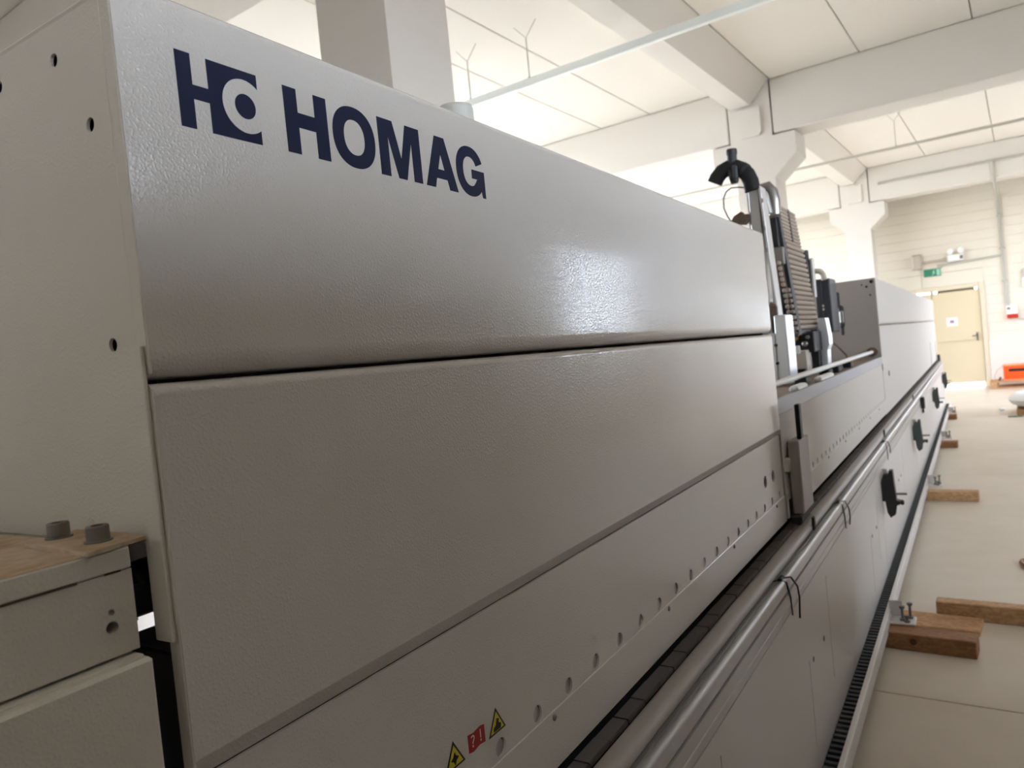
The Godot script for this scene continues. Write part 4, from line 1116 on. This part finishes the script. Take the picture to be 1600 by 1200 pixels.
func build_infeed() -> void:
	# the block at the lower left, with its plate and two cap bolts; its cabinet below
	var t := mthing("infeed_block", Vector3(-0.61, 1.2935, -0.345), "dusty grey steel block with two cap bolts, in front of the near hood", "infeed block")
	var b := mb(t)
	b.plate(Vector3(-0.61, 0, 0), Vector3.FORWARD, Vector3.UP, Vector3.RIGHT, [-0.75, 1.2945, 0.3445, 1.362], 0.03, [[0.3236, 1.3185, 0.0052], [0.3242, 1.3310, 0.0026]])
	b.cb(Vector3(-1.25, 1.2945, -0.3445), Vector3(-0.641, 1.362, 0.75))
	put("body", b, "paint_warm", t)
	var s := mb(t)
	s.cb(Vector3(-0.64, 1.30, -0.335), Vector3(-0.638, 1.35, -0.31))
	put("hole_bottom", s, "black", t)
	pbox("top_slab", Vector3(-1.25, 1.3627, -0.3445), Vector3(-0.6092, 1.3805, 0.75), 0.0012, "paint_warm", t)
	pbox("dust_layer", Vector3(-1.25, 1.3804, -0.3445), Vector3(-0.6105, 1.3815, 0.75), 0.0004, "dusty", t)
	var gr := mb(t)
	gr.cb(Vector3(-0.6103, 1.3612, -0.30), Vector3(-0.6090, 1.3630, -0.235), 0.0)
	gr.cb(Vector3(-0.6103, 1.3617, -0.335), Vector3(-0.6091, 1.3630, -0.322), 0.0)
	put("grime_line", gr, "brown_oxide", t)
	var p := mb(t)
	p.ext(V2([-0.722, -0.3148, -0.604, -0.3075, -0.6135, -0.3620, -0.735, -0.3724]), Vector3(0, 1.3815, 0), Vector3.RIGHT, Vector3.BACK, Vector3(0, 0.0035, 0), 10.0)
	put("bolt_plate", p, "dusty", t)
	for q in [[-0.709, -0.3385], [-0.6405, -0.3365]]:
		var c := mb(t)
		var o := Vector3(q[0], 1.385, q[1])
		c.lathe([Vector2(0.0112, 0.0), Vector2(0.0112, 0.0014), Vector2(0.0092, 0.0014), Vector2(0.0092, 0.0128), Vector2(0.0083, 0.0138), Vector2(0.0052, 0.0138), Vector2(0.005, 0.006), Vector2(0, 0.006)], o, Vector3.UP, 24)
		put("cap_bolt", c, "bolt", t)
	var k := mthing("infeed_cabinet", Vector3(-0.587, 0.08, -0.342), "grey cabinet under the dusty block at the lower left, lit along its top edge", "cabinet")
	pbox("cabinet_top", Vector3(-1.25, 1.28, -0.342), Vector3(-0.6005, 1.2915, 0.75), 0.001, "paint_warm", k)
	pbox("cabinet_front", Vector3(-0.60, 0.12, -0.342), Vector3(-0.587, 1.2915, 0.75), 0.003, "paint_warm", k)
	pbox("cabinet_body", Vector3(-1.24, 0.08, -0.34), Vector3(-0.601, 1.274, 0.74), 0.0, "paint_dark", k)
	# what shows through the slot between block and hood: dark rollers and frame
	var r := mthing("feed_roller", Vector3(-0.66, 1.10, -0.39), "black roller and frame in the gap between the dusty block and the near hood", "roller")
	var rl := mb(r)
	rl.lathe([Vector2(0, -0.03), Vector2(0.02, -0.03), Vector2(0.0225, -0.027), Vector2(0.0225, 0.027), Vector2(0.02, 0.03), Vector2(0, 0.03)], Vector3(-0.668, 1.332, -0.395), Vector3(0.2, 0, 1).normalized(), 24)
	put("roller", rl, "black_rubber", r)
	pbox("axle", Vector3(-0.72, 1.310, -0.43), Vector3(-0.64, 1.338, -0.36), 0.003, "black", r)
	pbox("frame", Vector3(-0.69, 1.10, -0.45), Vector3(-0.60, 1.279, -0.3725), 0.003, "black", r)
	pbox("frame_plate", Vector3(-0.69, 1.279, -0.45), Vector3(-0.605, 1.283, -0.3725), 0.001, "duct_rib", r)

# ------------------------------------------------------------------ on the floor
func timber(called: String, at: Vector3, size: Vector3, turn: float, label: String, m: String, group := "") -> Node3D:
	var t := thing(called, at, label, "timber", group)
	t.rotation.y = turn
	t.set_meta("base", Vector3.ZERO)
	var b := mb(t)
	b.box(Vector3(0, size.y * 0.5, 0), size, 0.004)
	put("board", b, m, t)
	return t

func build_floor_things() -> void:
	var bt := timber("timber_block", Vector3(-0.60, 0.0, -3.81), Vector3(0.66, 0.0785, 0.115), -0.03, "short timber block with a dark knot under the nearest machine foot", "timber_dark")
	var k := mb(bt)
	k.lathe([Vector2(0, 0), Vector2(0.022, 0), Vector2(0, 0.001)], Vector3(0.08, 0.045, 0.0572), Vector3.BACK, 14)
	put("knot", k, "knot", bt)
	timber("timber_plank", Vector3(-0.62, 0.0, -4.13), Vector3(0.70, 0.025, 0.20), -0.03, "thin flat plank lying behind the knotted timber block", "timber_pale")
	timber("timber_beam", Vector3(0.12, 0.0, -4.26), Vector3(1.18, 0.085, 0.075), -0.015, "long squared timber beam on the floor, running out of the right of the frame", "timber")
	timber("timber_block", Vector3(-0.70, 0.0, -7.12), Vector3(0.58, 0.0785, 0.11), -0.02, "timber block under the machine, second from the camera", "timber")
	timber("timber_block", Vector3(-0.95, 0.0, -10.1), Vector3(0.40, 0.0785, 0.11), -0.02, "small brown timber block under the machine, third from the camera", "timber_dark")
	timber("timber_block", Vector3(-1.15, 0.0, -13.0), Vector3(0.40, 0.0785, 0.11), 0.0, "farthest timber block, almost hidden under the machine", "timber_dark")
	# orange heater on a pallet by the far wall
	pallet(Vector3(0.05, 0.0, -18.55), 1.5, 0.8, "wooden pallet under the orange heater by the far wall")
	var h := thing("space_heater", Vector3(0.05, 0.145, -18.5), "bright orange heater box with a black vent, on a pallet by the far wall", "heater")
	pbox("case", Vector3(-0.455, 0.165, -18.75), Vector3(0.55, 0.455, -18.35), 0.02, "orange", h)
	pbox("top_lid", Vector3(-0.465, 0.435, -18.76), Vector3(0.56, 0.468, -18.34), 0.01, "orange_pale", h)
	pbox("vent", Vector3(-0.36, 0.325, -18.36), Vector3(0.45, 0.385, -18.345), 0.004, "black", h)
	pbox("skid", Vector3(-0.44, 0.146, -18.72), Vector3(0.54, 0.185, -18.36), 0.004, "orange_pale", h)
	var hc := mb(h)
	hc.tube([Vector3(-0.46, 0.43, -18.40), Vector3(-0.55, 0.38, -18.38), Vector3(-0.60, 0.28, -18.37), Vector3(-0.62, 0.16, -18.36)], 0.009, 6)
	put("cable", hc, "fitting", h)
	var pg := mb(h)
	pg.box(Vector3(-0.52, 0.19, -18.33), Vector3(0.035, 0.085, 0.05), 0.01, Basis(Vector3.BACK, -0.5))
	put("plug", pg, "black", h)
	# white wrapped bundle on its pallet at the right edge
	pallet(Vector3(0.30, 0.0, -13.65), 1.0, 0.9, "pale wooden pallet under the white wrapped bundle", 0.5)
	var w := thing("wrapped_bundle", Vector3(0.26, 0.073, -13.65), "rounded bundle in shiny white plastic film, cut by the right frame edge", "bundle")
	var b := mb(w)
	var prof := []
	for i in 13:
		var a := -PI / 2 + PI * i / 12.0
		prof.append(Vector2(pow(maxf(0.0, cos(a)), 0.6) * (0.56 + 0.012 * sin(i * 2.3)), 0.205 + signf(sin(a)) * pow(absf(sin(a)), 0.8) * 0.13))
	b.lathe(prof, Vector3(0.26, 0.0, -13.65), Vector3.UP, 22)
	put("film", b, "wrap", w)
	var sc := thing("floor_scrap", Vector3(-0.27, 0.0, -13.05), "small grey-green scrap on the floor in front of the white bundle", "scrap")
	var sb := mb(sc)
	sb.ext(V2([-0.31, -13.02, -0.2, -12.98, -0.12, -13.04, -0.16, -13.09, -0.27, -13.08]), Vector3.ZERO, Vector3.RIGHT, Vector3.BACK, Vector3(0, 0.012, 0))
	put("sheet", sb, "green_scrap", sc)
	var ws := thing("floor_scrap", Vector3(-0.40, 0.0, -14.0), "small white lump on the floor beside the white bundle", "scrap")
	pbox("lump", Vector3(-0.44, 0.0, -14.05), Vector3(-0.36, 0.04, -13.97), 0.018, "wrap", ws)
	# amber loop at the right edge
	var a := thing("strap_loop", Vector3(-0.05, 0.0, -5.28), "small amber brown loop lying on the floor at the right frame edge", "strap")
	var lb := mb(a)
	lb.tube([Vector3(0.05, 0.012, -5.36), Vector3(-0.06, 0.012, -5.37), Vector3(-0.115, 0.014, -5.335), Vector3(-0.12, 0.016, -5.29), Vector3(-0.09, 0.012, -5.20), Vector3(-0.03, 0.012, -5.10), Vector3(0.06, 0.012, -5.02)], 0.011, 8)
	put("loop", lb, "amber", a)

func neighbour() -> void:
	# out of the frame: the row of cabinets across the aisle
	for i in 4:
		var z := 2.9 - i * 1.85
		var c := thing("switch_cabinet", Vector3(1.3, 0.0, z), ["tall grey steel cabinet across the aisle, against the back wall end of its row", "tall grey steel cabinet across the aisle, opposite the infeed block", "tall grey steel cabinet across the aisle, opposite the lettering on the hood", "tall grey steel cabinet across the aisle, at the far end of its row"][i], "cabinet", "cabinets across the aisle")
		pbox("carcass", Vector3(0.88, 0.1, z - 0.9), Vector3(1.75, 2.12, z + 0.9), 0.006, "paint_dark", c)
		pbox("plinth", Vector3(0.92, 0.0, z - 0.88), Vector3(1.72, 0.1, z + 0.88), 0.0, "graphite", c)
		for k in 2:
			pbox("door", Vector3(0.862, 0.12, z - 0.88 + k * 0.885), Vector3(0.88, 2.10, z - 0.01 + k * 0.885), 0.004, "paint_dark", c)
			pbox("handle", Vector3(0.845, 0.95, z - 0.10 + k * 0.16), Vector3(0.862, 1.15, z - 0.07 + k * 0.16), 0.004, "graphite", c)

func pallet(at: Vector3, w: float, d: float, label: String, sy := 1.0) -> void:
	var t := thing("wooden_pallet", at, label, "pallet")
	t.set_meta("base", Vector3.ZERO)
	t.scale.y = sy
	for i in 5:
		var z := lerpf(-d * 0.5 + 0.05, d * 0.5 - 0.05, i / 4.0)
		pbox("deck_board", Vector3(-w * 0.5, 0.122, z - 0.05), Vector3(w * 0.5, 0.144, z + 0.05), 0.003, "timber_pale", t)
	for x in [-w * 0.5 + 0.07, 0.0, w * 0.5 - 0.07]:
		for z in [-d * 0.5 + 0.05, 0.0, d * 0.5 - 0.05]:
			pbox("block", Vector3(x - 0.07, 0.022, z - 0.05), Vector3(x + 0.07, 0.122, z + 0.05), 0.003, "timber", t)
	for z in [-d * 0.5 + 0.05, 0.0, d * 0.5 - 0.05]:
		pbox("base_board", Vector3(-w * 0.5, 0.0, z - 0.05), Vector3(w * 0.5, 0.022, z + 0.05), 0.003, "timber_pale", t)
